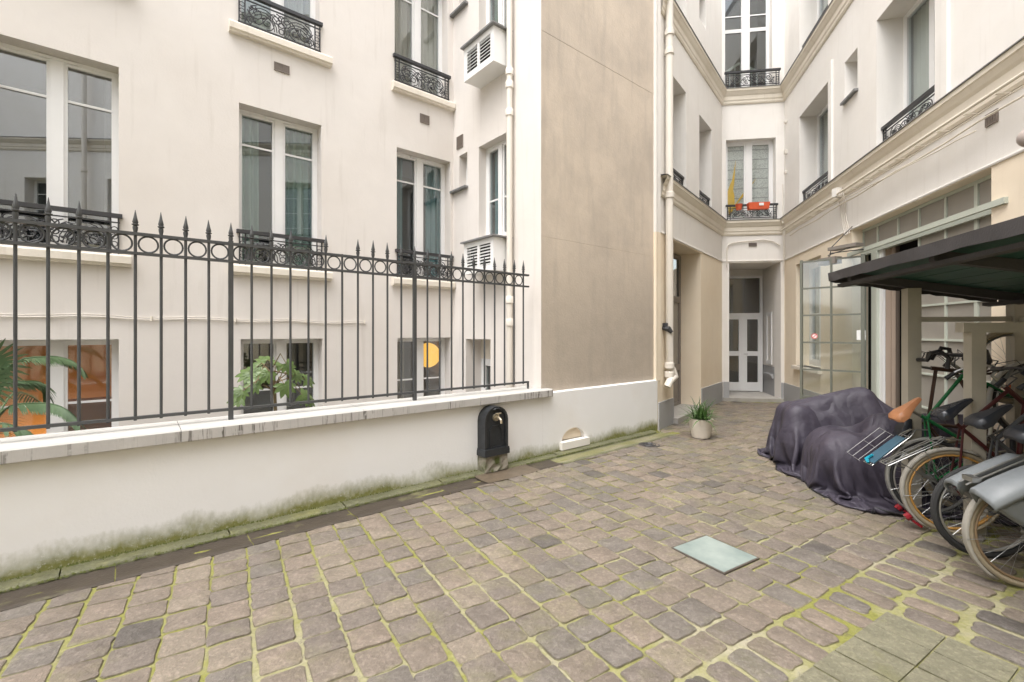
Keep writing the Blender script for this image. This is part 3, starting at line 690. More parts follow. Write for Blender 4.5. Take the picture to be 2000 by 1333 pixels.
# ---- recessed entrance in the end wall
EB = 1.30
m = MB()
for x, mt in ((.16, 0), (1.42, 0)):
    pass
xL, xR, xR2 = -.35, 1.29, 1.42; xF = EN.s(1490, -EB)
m.quad(EN.P(.16, -.34, 0), EN.P(xL, -EB, 0), EN.P(xL, -EB, 3.4), EN.P(.16, -.34, 3.4)); m.quad(EN.P(xR, -.34, .78), EN.P(xF, -EB, .78), EN.P(xF, -EB, 3.4), EN.P(xR, -.34, 3.4))
EN.rect(m, xL - .2, xR2, 3.05, 3.4, -EB); m.quad(EN.P(xL - .2, -.34, 3.225), EN.P(xR2, -.34, 3.225), EN.P(xR2, -EB, 3.225), EN.P(xL - .2, -EB, 3.225))
m.build('porch_wall', M['white'], cb_, recalc=False)
m = MB(); m.quad(EN.P(xR, -.34, -.1), EN.P(xF, -EB, -.1), EN.P(xF, -EB, .78), EN.P(xR, -.34, .78)); m.build('porch_dado', M['grey'], cb_, recalc=False)
PW = W(EN.P(xR, -.34, 0), EN.P(xF, -EB, 0) - EN.P(xR, -.34, 0), n=-EN.d)
window(cb_, PW, .18, .62, .82, 2.1, -.02, (), None, 'dark', 'glass', leaves=1, fw=.06, roomd=.12)
m = MB(); PW.box(m, .1, .72, 0, .06, .56, .60); PW.box(m, .08, .74, 0, .04, .50, .56); m.build('dado_ledge', M['grey'], cb_)
m = MB(); EN.box(m, -.4, 1.38, -EB - .5, -.02, -.1, .079); EN.box(m, .02, 1.38, -.019, .06, -.1, .08); m.build('porch_step', M['stonegrey'], cb_)
ed = MB(); c = EN.s(1449, -EB); b = EN.s(1487, -EB); a = 2 * c - b
for x0, x1, z0, z1 in ((a, a + .06, .08, 3.06), (b - .06, b, .08, 3.06), (a + .06, b - .06, 2.02, 2.10), (a + .06, b - .06, 3.0, 3.06), (c - .05, c + .05, .1, 2.02)): EN.box(ed, x0, x1, -EB + .02, -EB + .09, z0, z1)
for x0, x1 in ((a + .06, c - .05), (c + .05, b - .06)):
    for z0, z1 in ((.1, .32), (1.0, 1.12), (1.94, 2.02)): EN.box(ed, x0 + .05, x1 - .05, -EB + .03, -EB + .08, z0, z1)
    EN.box(ed, x0, x0 + .05, -EB + .03, -EB + .08, .1, 2.02); EN.box(ed, x1 - .05, x1, -EB + .03, -EB + .08, .1, 2.02)
edr = ed.build('entrance_door', M['frame'], cb_)
for x0, x1 in ((a + .11, c - .10), (c + .10, b - .11)):
    for z0, z1 in ((.32, 1.0), (1.12, 1.94)):
        k = MB(); EN.box(k, x0, x1, -EB + .05, -EB + .06, z0, z1); k.build('pane', M['glass'], edr)
k = MB(); EN.box(k, a + .06, b - .06, -EB + .05, -EB + .06, 2.1, 3.0); k.build('transom_pane', M['glass'], edr)
k = MB(); EN.rect(k, -.6, 1.5, 0, 3.4, -EB - 1.6); k.quad(EN.P(-.6, -EB, 0), EN.P(-.6, -EB - 1.6, 0), EN.P(-.6, -EB - 1.6, 3.4), EN.P(-.6, -EB, 3.4)); k.quad(EN.P(1.5, -EB, 0), EN.P(1.5, -EB - 1.6, 0), EN.P(1.5, -EB - 1.6, 3.4), EN.P(1.5, -EB, 3.4)); k.quad(EN.P(-.2, -EB, 3.4), EN.P(1.5, -EB, 3.4), EN.P(1.5, -EB - 1.6, 3.4), EN.P(-.2, -EB - 1.6, 3.4)); k.build('hallway', M['room_brown'], edr, recalc=False)
k = MB(); k.tube([EN.P(c + .02, -EB + .09, 1.05), EN.P(c + .02, -EB + .14, 1.05), EN.P(c + .10, -EB + .14, 1.05)], .01, 6); k.build('door_handle', M['chrome'], edr)
grille(cb_, EN, 1462, 1478, 475, 482, 3, 'brown_grille'); grille(cb_, RW, 1927, 1951, 219, 243, 6, 'brown_grille', True); grille(cb_, LP, 1383, 1392, 764, 782, 4, 'iron')
# ---- conduits and cables on the cornice
def rwp(s_, o, z): return RW.P(s_, o, z)
cab = MB()
cab.tube([rwp(17, .14, 3.86), rwp(8, .14, 3.87), rwp(.2, .14, 3.9)], .016, 8); cab.tube([rwp(17, .10, 3.74), rwp(9, .10, 3.75), rwp(6.7, .10, 3.70)] + [rwp(6.7 - i * .5, .10, 3.70 + .012 * math.sin(i * 1.9)) for i in range(1, 13)], .010, 6)
cab.tube([rwp(7.5 - i * .3, .09, 3.80 - .015 * abs(math.sin(i * .9))) for i in range(25)], .007, 6); cab.tube([rwp(6.2 - i * .3, .12, 3.62 + .16 * min(1, i / 12) + .006 * math.sin(i * 2)) for i in range(20)], .007, 6)
cab.build('cornice_cable', M['band'], cb_, smooth=True)
for i in range(24):
    k = MB(); s_ = .6 + i * .42; RW.box(k, s_, s_ + .025, .036, .15, 3.838, 3.845); k.build('cable_bracket', M['band'], cb_)
cab = MB()
for dx in (0, .05, .1, .16):
    cab = MB(); cab.tube([rwp(3.02 + dx, .10, 3.95), rwp(3.0 + dx * 1.2, .05, 3.7), rwp(3.03 + dx * .6, .03, 3.4 + dx), rwp(3.12 + dx, .03, 3.2)], .009, 6); cab.build('hanging_cable', M['pipe'], cb_, smooth=True)
cab = MB(); cab.tube([rwp(.12, .05, 4.3), rwp(.12, .06, 3.8), rwp(.10, .04, 3.3), rwp(.10, .04, 3.0)], .013, 6); cab.tube([rwp(.22, .05, 4.1), rwp(.2, .06, 3.7), rwp(.16, .04, 3.35)], .012, 6); cab.tube([rwp(.05, .05, 5.0), rwp(.06, .05, 4.6), rwp(.3, .12, 4.05)], .01, 6)
cab.build('hanging_cable', M['pipe'], cb_, smooth=True)
m = MB(); m.tube([EN.P(.10, .03, 3.12), EN.P(.10, .03, 3.55), EN.P(.14, .03, 3.66), EN.P(.3, .03, 3.70), EN.P(.9, .03, 3.74), EN.P(1.1, .03, 3.70), EN.P(1.26, .03, 3.6)], .014, 6); m.build('conduit', M['pipe'], cb_, smooth=True)
k = MB(); k.box(rwp(3.05, .12, 3.93), .09, .12, .14); k.build('junction_box', M['white'], cb_)
for z_, w_ in ((6.35, .05), (5.65, .09), (5.2, .05)):
    k = MB(); RW.box(k, .12, .2, 0, .05, z_, z_ + w_); k.build('junction_box', M['pipe'], cb_)
# ---- globe lamp at the right edge of the view
k = MB(); g0 = RW.P(RW.s(2012, .12), .12, RW.z(2012, 268, .12)); n = 10
k.lathe([(.002, -.085)] + [(.085 * math.sin(math.pi * i / n), -.085 * math.cos(math.pi * i / n)) for i in range(1, n)] + [(.002, .085)], g0, 14); gl_ = k.build('globe_lamp', simple('opal_globe', (.40, .34, .31), .3), cb_, smooth=True)
k = MB(); k.tube([g0 - RW.n * .12, g0 - RW.n * .06], .03, 8); k.build('lamp_base', M['iron'], gl_)
# ---- workshop glazing in the right wall
gz = MB(); DG = .14; vs_ = [3.30, 3.744, 4.284, 4.76, 5.27, 5.766, 6.21]; zs_ = [.0, .22, .65, 1.08, 1.51, 1.94, 2.37, 2.86, 3.24]
for i, x in enumerate(vs_):
    wd = .028 if i not in (0, 5, 6) else .05
    zb_ = 0 if i in (0, 3, 4, 5, 6) else 2.86
    RW.box(gz, max(x - wd / 2, 3.302), min(x + wd / 2, 6.208), -DG - .04, -DG, zb_, 3.238)
for z_ in zs_[1:-1]:
    if z_ > 2.8: RW.box(gz, 3.31, 6.2, -DG - .05, -DG + .03, z_ - .04, z_ + .04)
    else: RW.box(gz, 4.76, 6.2, -DG - .037, -DG + .004, z_ - .012, z_ + .012)
RW.box(gz, 4.77, 6.2, -DG - .04, -DG, .0, .2); RW.box(gz, 3.31, 6.2, -DG - .04, -DG - .001, 3.2, 3.239)
gzo = gz.build('workshop_glazing', M['steel_green'], cb_)
for i in range(6):
    for j in range(1, 8):
        if i < 3 and j < 7: continue
        k = MB(); RW.box(k, vs_[i] + .012, vs_[i + 1] - .012, -DG - .026, -DG - .018, zs_[j] + .01, zs_[j + 1] - .01); k.build('pane', M['frosted'], gzo)
k = MB(); RW.box(k, 3.2, 6.42, .0, .035, 2.83, 2.89); k.build('sliding_track', M['steel_green'], gzo)
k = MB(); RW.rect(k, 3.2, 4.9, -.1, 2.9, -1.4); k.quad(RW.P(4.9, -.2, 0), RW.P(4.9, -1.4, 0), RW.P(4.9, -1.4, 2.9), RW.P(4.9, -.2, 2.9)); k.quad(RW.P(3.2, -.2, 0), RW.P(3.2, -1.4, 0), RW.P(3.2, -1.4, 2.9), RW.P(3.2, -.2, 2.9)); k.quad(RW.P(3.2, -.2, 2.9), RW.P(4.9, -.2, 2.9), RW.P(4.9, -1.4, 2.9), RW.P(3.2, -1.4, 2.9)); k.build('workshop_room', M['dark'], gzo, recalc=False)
k = MB(); RW.box(k, RW.s(1712, -DG), RW.s(1724, -DG), -DG - .08, -DG, 0, 2.82); k.build('door_post', M['frame'], gzo)
k = MB(); RW.box(k, 3.66, RW.s(1712, -.1) - .004, -.14, -.1, 0, 2.82); k.build('hinge_stile', M['steel_green'], gzo)
curtain_sheet(RW, RW.s(1724, -DG) + .01, RW.s(1758, -DG - .08), -DG - .06, .02, 2.82, .03, 18).build('door_curtain', M['curtain_brown'], gzo, smooth=True)
# open glazed door leaf
h0 = RW.P(3.74, .015, 0); l1 = V((.6256 * 7.62, 7.62, 0)); LF = W(h0, l1 - h0); lw_ = (l1 - h0).length
m = MB(); zr = [.06, .56, 1.0, 1.44, 1.88, 2.32, 2.76]
for x0, x1 in ((0, .05), (lw_ / 2 - .012, lw_ / 2 + .012), (lw_ - .035, lw_)): LF.box(m, x0, x1, -.02, .02, .04, 2.79)
for z_ in zr: LF.box(m, .05, lw_ - .035, -.017, .017, z_ - .013, z_ + .013)
LF.box(m, .05, lw_ - .035, -.012, .012, .073, .54)
lf = m.build('open_door_leaf', simple('leaf_steel', (.15, .155, .125), .5), cb_); lf['label'] = 'steel glazed door leaf standing open'
for i in range(2):
    for j in range(1, 6):
        k = MB(); x0, x1 = (.05, lw_ / 2 - .012) if i == 0 else (lw_ / 2 + .012, lw_ - .035); LF.box(k, x0, x1, -.004, .004, zr[j] + .013, zr[j + 1] - .013); k.build('pane', M['glass_clear'], lf)
# prohibition sign and notice on the leaf
def disc(w_, s_, o, z_, r0, r1, mat, par, name, n=20):
    k = MB(); vv = [w_.P(s_ + r * math.cos(2 * math.pi * i / n), o, z_ + r * math.sin(2 * math.pi * i / n)) for i in range(n) for r in (r0, r1)]
    k.add(vv, [(2 * i, 2 * i + 1, (2 * i + 3) % (2 * n), (2 * i + 2) % (2 * n)) for i in range(n)]); return k.build(name, mat, par, recalc=False)
sx = LF.s(1591); sz = LF.z(1591, 657); rm = simple('sign_red', (.65, .05, .05), .5)
ps = disc(LF, sx, .006, sz, .001, .045, M['paper'], lf, 'prohibition_sign'); disc(LF, sx, .0075, sz, .033, .044, rm, ps, 'red_ring')
k = MB(); k.hexa([LF.P(sx - .03, .007, sz + .024), LF.P(sx - .024, .007, sz + .03), LF.P(sx - .024, .009, sz + .03), LF.P(sx - .03, .009, sz + .024), LF.P(sx + .024, .007, sz - .03), LF.P(sx + .03, .007, sz - .024), LF.P(sx + .03, .009, sz - .024), LF.P(sx + .024, .009, sz - .03)]); k.build('red_bar', rm, ps)
sx = LF.s(1682); sz = LF.z(1682, 655)
k = MB(); LF.box(k, sx - .055, sx + .055, .005, .008, sz - .075, sz + .075); k.build('notice', M['paper'], lf)
# floodlight with bracket by the glazing
fl = empty('floodlight', RW.P(3.42, .3, 2.75)); tag(fl, 'dark floodlight box on a wire bracket above the open glazed door', 'lamp')
k = MB(); c = RW.P(3.40, .36, 2.745); rz = math.atan2(RW.d.y, RW.d.x) + .5
k.box(c, .30, .14, .11, rz); k.build('housing', M['door_brown'], fl)
k = MB(); k.box(RW.P(3.6, .22, 2.93), .46, .16, .05, rz); k.build('tray', M['door_brown'], fl)
k = MB(); k.tube([RW.P(3.32, .01, 3.3), RW.P(3.32, .3, 2.98), RW.P(3.34, .34, 2.8)], .007, 5); k.tube([RW.P(3.30, .32, 2.88), RW.P(3.6, .25, 2.86), RW.P(3.75, .02, 2.86)], .008, 5); k.tube([RW.P(3.3, .33, 2.80), RW.P(3.45, .4, 2.83), RW.P(3.7, .2, 2.90)], .006, 5); k.build('bracket', M['iron'], fl)
for z0, z1, mt in ((.816, ZB, 'stone'), (ZB + .001, ZT, 'white')):
    m = MB(); BG.box(m, -.03, .10, -.3, .046, z0, z1); m.build('corner_strip', M[mt], cb_)

# ================================================================== GROUND
def cobble_mat(name, c, moss=.35):
    t = NT(name); p = t.pos()
    a = t.noise(p, 9, 6, .65); b = t.noise(p, 45, 4, .6); big = t.noise(p, .55, 3)
    base = t.mix(a, tuple(x * .5 for x in c), tuple(min(1, x * 1.42) for x in c))
    base = t.mix(t.math('MULTIPLY', t.ramp(b, .5, .7), .5), base, tuple(min(1, x * 1.7 + .03) for x in c))
    mo = t.ramp(t.math('ADD', t.noise(p, 3.2, 6, .7), t.math('MULTIPLY', big, .6)), .80, 1.05)
    gm = t.mix(b, (.12, .12, .045), (.27, .26, .11))
    base = t.mix(t.math('MULTIPLY', mo, moss), base, gm); chips = t.ramp(t.noise(p, 110, 3, .6), .62, .74); base = t.mix(t.math('MULTIPLY', chips, .5), base, tuple(min(1, x * 2.1) for x in c)); pits = t.ramp(t.noise(p, 75, 4, .7), .30, .40, (1, 1, 1, 1), (0, 0, 0, 1)); base = t.mix(t.math('MULTIPLY', pits, .6), base, tuple(x * .3 for x in c))
    big2 = t.ramp(t.noise(p, 2.6, 4, .6), .35, .7); base = t.mix(t.math('MULTIPLY', big2, .35), base, tuple(x * .5 for x in c))
    edge = t.math('SUBTRACT', 1.0, t.ramp(t.math('ADD', t.math('MULTIPLY', t.sep(p)[2], 150), t.math('MULTIPLY', t.noise(p, 24, 5, .75), 1.0)), .50, .95))
    ec = t.mix(t.ramp(t.noise(p, 1.6, 4), .42, .62), gm, t.mix(b, (.19, .165, .12), (.36, .32, .24)))
    base = t.mix(t.math('MULTIPLY', edge, .75), base, ec)
    t.set(base, .58, 0, .4)
    t.bump(t.math('ADD', t.math('MULTIPLY', a, 2.6), t.noise(p, 60, 5, .7)), 1.0, .009); return t.mat
COB = [cobble_mat('cobble_%s' % n, c) for n, c in (('brown', (.185, .151, .120)), ('rose', (.205, .165, .130)), ('grey', (.155, .135, .115)), ('dark', (.105, .092, .081)), ('buff', (.215, .178, .138)), ('umber', (.165, .138, .115)))]
CW = [6, 3, 4, .5, 3, 5]
# joint bed: moss, pale mortar and dark gaps
t = NT('joint_moss'); p = t.pos()
n1 = t.noise(p, 1.3, 5); n2 = t.noise(p, 12, 6, .7); n3 = t.noise(p, 40, 5, .7)
mossc = t.mix(n3, (.105, .11, .028), (.295, .285, .085)); pale = t.mix(n3, (.23, .21, .15), (.42, .385, .29))
c = t.mix(t.ramp(t.math('ADD', n1, t.math('MULTIPLY', n2, .5)), .62, .95), mossc, pale)
# greener next to the low wall and in the near right corner
dl = t.n("ShaderNodeVectorMath", operation='DOT_PRODUCT'); dl.inputs[1].default_value = LW.n; t.l(p, dl.inputs[0])
dist = t.math('SUBTRACT', dl.outputs['Value'], LW.n.dot(P0))
near = t.ramp(t.math('ADD', t.math('MULTIPLY', dist, .42), t.math('MULTIPLY', n2, .35)), .35, 1.0)
c = t.mix(t.math('MULTIPLY', t.math('SUBTRACT', 1.0, near), .85), c, mossc)
c = t.mix(t.math('MULTIPLY', t.ramp(n2, .57, .70), .7), c, (.05, .042, .03))
t.set(c, .95, 0, .15); t.bump(t.math('ADD', n3, n2), .8, .01); M['joint'] = t.mat
m = MB(); N = 60
m.quad((-30, -30, -.012), (40, -30, -.012), (40, 45, -.012), (-30, 45, -.012))
gr = MB()
# ground sheet outside the sunken area: the part on the courtyard side of the low wall
gr.add([LW.P(-30, -.2, -.004), LW.P(0, -.2, -.004), LW.P(0, -.2, -.004) + LP.d * 12, V((60, 40, -.004)), V((60, -40, -.004)), V((-30, -40, -.004))], [(0, 1, 2, 3, 4, 5)])
pav = gr.build('paving', M['joint'], None, recalc=True); tag(pav, kind='structure')

G1 = V((-.55 / .9, 1, 0)).normalized(); G2 = V((1.45 / .9, 1, 0)); G2 = (G2 - G1 * G2.dot(G1)).normalized()
B_BOUND = 1.41
nLW = LW.n.copy()
def dLW(p): return (p - P0).dot(nLW)
def dRW(p): return (p - RC).dot(RW.n)
def dLP(p): return (p - P0).dot(LP.n)
def dEN(p): return (p - P1).dot(EN.n)
GP = [ground(1312, 1075), ground(1376, 1049), ground(1482, 1093), ground(1418, 1118)]
gpc = sum(GP, V()) / 4
def inside_court(p, r):
    return (dLW(p) > .38 + r or (p - P0).dot(LW.d) > .0) and dRW(p) > r * .6 and (dLP(p) > r or (p - P0).dot(LW.d) < 0) and dEN(p) > r * .4
def clip(poly, n, d):       # keep dot(p,n) >= d
    out = []
    for i in range(len(poly)):
        a, b = poly[i], poly[(i + 1) % len(poly)]; da, db = a.dot(n) - d, b.dot(n) - d
        if da >= 0: out.append(a)
        if (da >= 0) != (db >= 0): out.append(a + (b - a) * (da / (da - db)))
    return out
stones = []                 # (polygon corners, material index, style)
rs = random.Random(3)
def add_stone(cen, la, lb, jit=.012, rnd=.10):
    ca, cb2 = G2 * la / 2, G1 * lb / 2
    q = [cen - ca - cb2, cen + ca - cb2, cen + ca + cb2, cen - ca + cb2]
    q = [p + V((rs.uniform(-jit, jit), rs.uniform(-jit, jit), 0)) for p in q]
    d0 = P0.dot(nLW) + .385
    for n_, d_ in ((nLW, d0), (RW.n, RC.dot(RW.n) + .02)):
        if (n_ is not nLW or (cen - P0).dot(LW.d) < 0) and any(p.dot(n_) < d_ for p in q): q = clip(q, n_, d_)
        if len(q) < 3: return
    if (cen - P0).dot(LW.d) > 0 and any(dLP(p) < .02 for p in q): q = clip(q, LP.n, P0.dot(LP.n) + .03)
    if len(q) < 3: return
    if any(dEN(p) < .0 for p in q): return
    if abs((cen - gpc).dot(G2)) < .2 + la * .5 + .004 and abs((cen - gpc).dot(G1)) < .215 + lb * .5 + .004:
        # trim against the glass paver
        a_, b_ = (cen - gpc).dot(G2), (cen - gpc).dot(G1); 
        if abs(a_) - .2 > abs(b_) - .215: n_ = G2 * (1 if a_ > 0 else -1); d_ = gpc.dot(n_) + .212
        else: n_ = G1 * (1 if b_ > 0 else -1); d_ = gpc.dot(n_) + .228
        q = clip(q, n_, d_)
        if len(q) < 3: return
    ar = abs(sum(q[i].x * q[(i + 1) % len(q)].y - q[(i + 1) % len(q)].x * q[i].y for i in range(len(q)))) / 2
    if ar < .006: return
    stones.append((q, rs.choices(range(6), CW)[0], rnd))
CA, CB = .2065, .199
i0, i1 = -40, 60
for i in range(i0, i1):
    a = i * CA + rs.uniform(-.004, .004); b = B_BOUND + .0
    b += 0
    while b < 12.5:
        lb = CB * rs.uniform(.86, 1.16); cen = G2 * a + G1 * (b + lb / 2)
        if cen.y > .9 and inside_court(cen, -.08): add_stone(cen, CA - .009 - rs.random() * .010, lb - .007 - rs.random() * .010, .007)
        b += lb
# elongated setts on the near right side
TILE_A0, TILE_A1, TILE_B1 = 2.38, 3.16, 1.13
LA, LB = .165, .285
for i in range(-30, 60):
    a = i * LA + rs.uniform(-.006, .006); b = B_BOUND
    while b > -3.5:
        lb = LB * rs.uniform(.88, 1.12); cen = G2 * a + G1 * (b - lb / 2); b -= lb
        if not (cen.y > .6 and inside_court(cen, -.05)): continue
        if 1.9 < a < TILE_A1 + LA / 2 and cen.dot(G1) < TILE_B1 + .08: continue
        if rs.random() < .04: continue
        add_stone(cen, LA - .02 - rs.random() * .02, lb - .025 - rs.random() * .03, .011, .22)
def stone_mesh(q, rnd, cen, h0=-.02):
    """rounded sett: outline with cut corners, bevel ring and a slightly domed top"""
    n = len(q); ring = []
    for i in range(n):
        p, a, b = q[i], q[i - 1], q[(i + 1) % n]; r = rnd * min((a - p).length, (b - p).length)
        ring += [p + (a - p).normalized() * r, p + (a - p).normalized() * r * .33 + (b - p).normalized() * r * .33, p + (b - p).normalized() * r]
    full = []
    for i in range(len(ring)):
        a, b = ring[i], ring[(i + 1) % len(ring)]; full.append(a)
        if (b - a).length > .05:
            nrm = V(((b - a).y, -(b - a).x, 0)).normalized(); full += [a + (b - a) * f + nrm * rs.uniform(-.006, .004) for f in (.33, .67)]
    ring = [p + V((rs.uniform(-.0025, .0025), rs.uniform(-.0025, .0025), 0)) for p in full]
    c = sum(ring, V()) / len(ring); N_ = len(ring)
    tilt = V((rs.uniform(-.02, .02), rs.uniform(-.02, .02), 0)); hz = rs.uniform(.003, .009)
    vv = []
    for f, z_ in ((1, h0), (1, -.001), (.975, hz * .75), (.91, hz + .0005)):
        for p in ring:
            w_ = c + (p - c) * f; vv.append(V((w_.x, w_.y, z_ + (w_ - c).dot(tilt) + (rs.uniform(-.002, .002) if f < 1 else 0))) - cen)
    vv.append(V((c.x, c.y, hz + .0025)) - cen); k = len(vv) - 1
    fs = [(j * N_ + i, j * N_ + (i + 1) % N_, (j + 1) * N_ + (i + 1) % N_, (j + 1) * N_ + i) for j in range(3) for i in range(N_)] + [(3 * N_ + i, 3 * N_ + (i + 1) % N_, k) for i in range(N_)]
    return vv, fs
def seen_area(q):
    c = sum(q, V()) / len(q)
    if c.y < .6: return 0
    u = CU + FPX * c.x / c.y; v = HV + FPX * CAM_H / c.y
    if not (-40 < u < 2040 and v < 1390): return 0
    ar = abs(sum(q[i].x * q[(i + 1) % len(q)].y - q[(i + 1) % len(q)].x * q[i].y for i in range(len(q)))) / 2
    return ar / c.y ** 3
stones.sort(key=lambda s_: -seen_area(s_[0]))
rest = MB()
for k_, (q, mi, rnd) in enumerate(stones):
    c = sum(q, V()) / len(q)
    if k_ < 300:
        vv, fs = stone_mesh(q, rnd, c); mb = MB(); mb.add([p + c for p in vv], fs)
        mb.build('cobble', COB[mi], pav, smooth=True, loc=c, recalc=False)
    else:
        vv, fs = stone_mesh(q, rnd, V((0, 0, 0))); rest.cm = mi; rest.add(vv, fs)
ro = rest.build('cobbles', COB, pav, smooth=True, recalc=False); ro['kind'] = 'stuff'
# concrete tiles in the near right corner
TM = cobble_mat('concrete_tile', (.19, .178, .12), .95)
tb = TILE_B1
for r_ in range(6):
    for c_ in range(-1, 5):
        a = TILE_A0 + c_ * .207; b = tb - r_ * .262
        if a + .2 > TILE_A1 + .14: continue
        q = [p + V((rs.uniform(-.002, .002), rs.uniform(-.002, .002), 0)) for p in (G2 * (a + .005) + G1 * (b - .254), G2 * (a + .201) + G1 * (b - .254), G2 * (a + .201) + G1 * b, G2 * (a + .005) + G1 * b)]
        dz = rs.uniform(0, .003); m = MB()
        m.hexa([V((p.x, p.y, -.02)) for p in q] + [V((p.x, p.y, .005 + dz * 1.5)) for p in q]); m.build('paving_tile', TM, pav)
# kerb stones and gutter along the low wall
KM = cobble_mat('kerb_stone', (.135, .135, .075), .95)
t = NT('gutter_stone'); p = t.pos(); a = t.noise(p, 6, 6, .7); cx = t.noise(t.pos((1, 1, 1)), 1.2, 4)
c = t.mix(a, (.028, .021, .016), (.075, .06, .045)); c = t.mix(t.ramp(t.math('ADD', cx, t.math('MULTIPLY', a, .35)), .72, .92), c, t.mix(a, (.17, .175, .06), (.30, .29, .14)))
t.set(c, .5, 0, .45); t.bump(t.math('ADD', a, t.noise(p, 40, 4)), .6, .008); GM = t.mat
s_ = -11.6; kerbs = []
while s_ < -.3:
    L = rs.uniform(.75, 1.05); e = min(s_ + L, -.2); zz = rs.uniform(.028, .036)
    m = MB(); nn = 6
    P = [[LW.P(s_ + .004 + (e - s_ - .008) * i / nn, o, z_ + (rs.uniform(-.004, .004) if 0 < j < 4 else 0)) for i in range(nn + 1)] for j, (o, z_) in enumerate(((.0, zz + .004), (.05, zz + .004), (.105, zz), (.122, zz - .012), (.13, -.02)))]
    m.grid(P); m.build('kerb_stone', KM, pav, smooth=True); s_ = e
s_ = -11.5
while s_ < -.2:
    L = rs.uniform(.55, .95); e = min(s_ + L, -.05)
    m = MB(); nn = 5
    P = [[LW.P(s_ + .003 + (e - s_ - .006) * i / nn, o, z_ + (rs.uniform(-.002, .002) if 0 < j < 5 else 0)) for i in range(nn + 1)] for j, (o, z_) in enumerate(((.132, .006), (.17, -.001), (.24, -.003), (.31, .001), (.36, .010), (.378, .004), (.382, -.02)))]
    m.grid(P); m.build('gutter_stone', GM if s_ < -2.6 else KM, pav, smooth=True); s_ = e
# loose moss tufts along the wall foot (uncountable)
mo = MB(); rm_ = random.Random(11)
for i in range(2600):
    s_ = rm_.uniform(-8.5, -.1); o = abs(rm_.gauss(0, .012)) + .001
    if rm_.random() < .35: o = .128 + rm_.gauss(0, .006)
    z_ = .032 if o < .11 else .016
    r = rm_.uniform(.004, .012); c = LW.P(s_, o, z_); h = r * rm_.uniform(.8, 1.8)
    mo.add([c + V((r, 0, 0)), c + V((-r * .5, r * .85, 0)), c + V((-r * .5, -r * .85, 0)), c + V((0, 0, h))], [(0, 1, 3), (1, 2, 3), (2, 0, 3)])
mt = simple('moss_tuft', (.10, .115, .03), .95, 0, .5, 30)
tag(mo.build('moss', mt), 'green moss growing along the foot of the low wall', 'moss', kind='stuff')

# ------------------------------------------------------------------ glass paver and manhole
gp = empty('pavement_light', gpc); tag(gp, 'frosted glass pavement light set flush among the cobbles', 'skylight')
def rectpoly(c, la, lb, z): return [c + G2 * (sx * la / 2) + G1 * (sy * lb / 2) + V((0, 0, z)) for sx, sy in ((-1, -1), (1, -1), (1, 1), (-1, 1))]
m = MB(); m.hexa(rectpoly(gpc, .385, .41, -.01) + rectpoly(gpc, .383, .408, .012)); m.build('glass_slab', M['paveglass'], gp)
m = MB(); O_, I_ = rectpoly(gpc, .405, .43, .0105), rectpoly(gpc, .386, .411, .0105)
for i in range(4): j = (i + 1) % 4; m.prism([O_[i], O_[j], I_[j], I_[i]], (0, 0, -.03))
m.build('steel_frame', simple('rusty_steel', (.12, .10, .085), .7, .3, .3, 20), gp)
mc = ground(1268, 870); m = MB(); m.lathe([(.15, -.03), (.15, .008), (.13, .012), (.12, .007), (.03, .009), (.0, .009)], mc, 24)
mh = m.build('drain_cover', simple('drain_iron', (.06, .055, .05), .55, .4, .3, 25, .5, 60), None, smooth=True, loc=mc); tag(mh, 'round dark iron drain cover near the gable corner', 'drain')
for rr in (.05, .09):
    k = MB(); k.tube([mc + V((rr * math.cos(i * math.pi / 8), rr * math.sin(i * math.pi / 8), .011)) for i in range(16)], .006, 4, closed=True); k.build('rib', M['iron'], mh)

# ================================================================== WALL FOUNTAIN
fs0 = LW.s(955); ft = empty('wall_fountain', LW.P(fs0, .12, .03)); tag(ft, 'black cast iron arched wall fountain with small tap on mossy stone foot', 'fountain')
def fx(s_, o, z_): return LW.P(fs0 + s_, o, z_)
hw, zb_, zs2 = .165, .26, .60
def arch(w_, z0, z1, n=12): return [(-w_, z0)] + [(-w_ * math.cos(math.pi * i / n), z1 + w_ * .98 * math.sin(math.pi * i / n)) for i in range(n + 1)] + [(w_, z0)]
m = MB(); ar = arch(hw, zb_, zs2)
m.prism([fx(x, .005, z_) for x, z_ in ar], LW.n * .12)
body = m.build('body', M['castblack'], ft)
# raised rim and recessed face
k = MB(); ar2 = arch(hw - .03, zb_ + .05, zs2)
for i in range(len(ar) - 1):
    k.hexa([fx(*x) for x in ((ar[i][0], .125, ar[i][1]), (ar[i + 1][0], .125, ar[i + 1][1]), (ar2[i + 1][0], .125, ar2[i + 1][1]), (ar2[i][0], .125, ar2[i][1]), (ar[i][0], .15, ar[i][1]), (ar[i + 1][0], .15, ar[i + 1][1]), (ar2[i + 1][0], .142, ar2[i + 1][1]), (ar2[i][0], .142, ar2[i][1]))])
k.build('rim', M['castblack'], ft)
k = MB()
for pts in ([(-.085, .30), (.085, .30), (.085, .50), (.05, .54), (-.05, .54), (-.085, .50)],):
    for i in range(len(pts)): a, b = pts[i], pts[(i + 1) % len(pts)]; k.bar(fx(a[0], .130, a[1]), fx(b[0], .130, b[1]), .012, .012, LW.n)
k.build('panel_moulding', M['castblack'], ft)
k = MB()
k.prism([fx(x, .005, z_) for x, z_ in ((-hw - .012, zb_ - .05), (hw + .012, zb_ - .05), (hw + .012, zb_ + .0), (hw + .004, zb_ + .03), (-hw - .004, zb_ + .03), (-hw - .012, zb_))], LW.n * .16)
k.build('base_moulding', M['castblack'], ft)
k = MB(); c = fx(0, .125, .635)
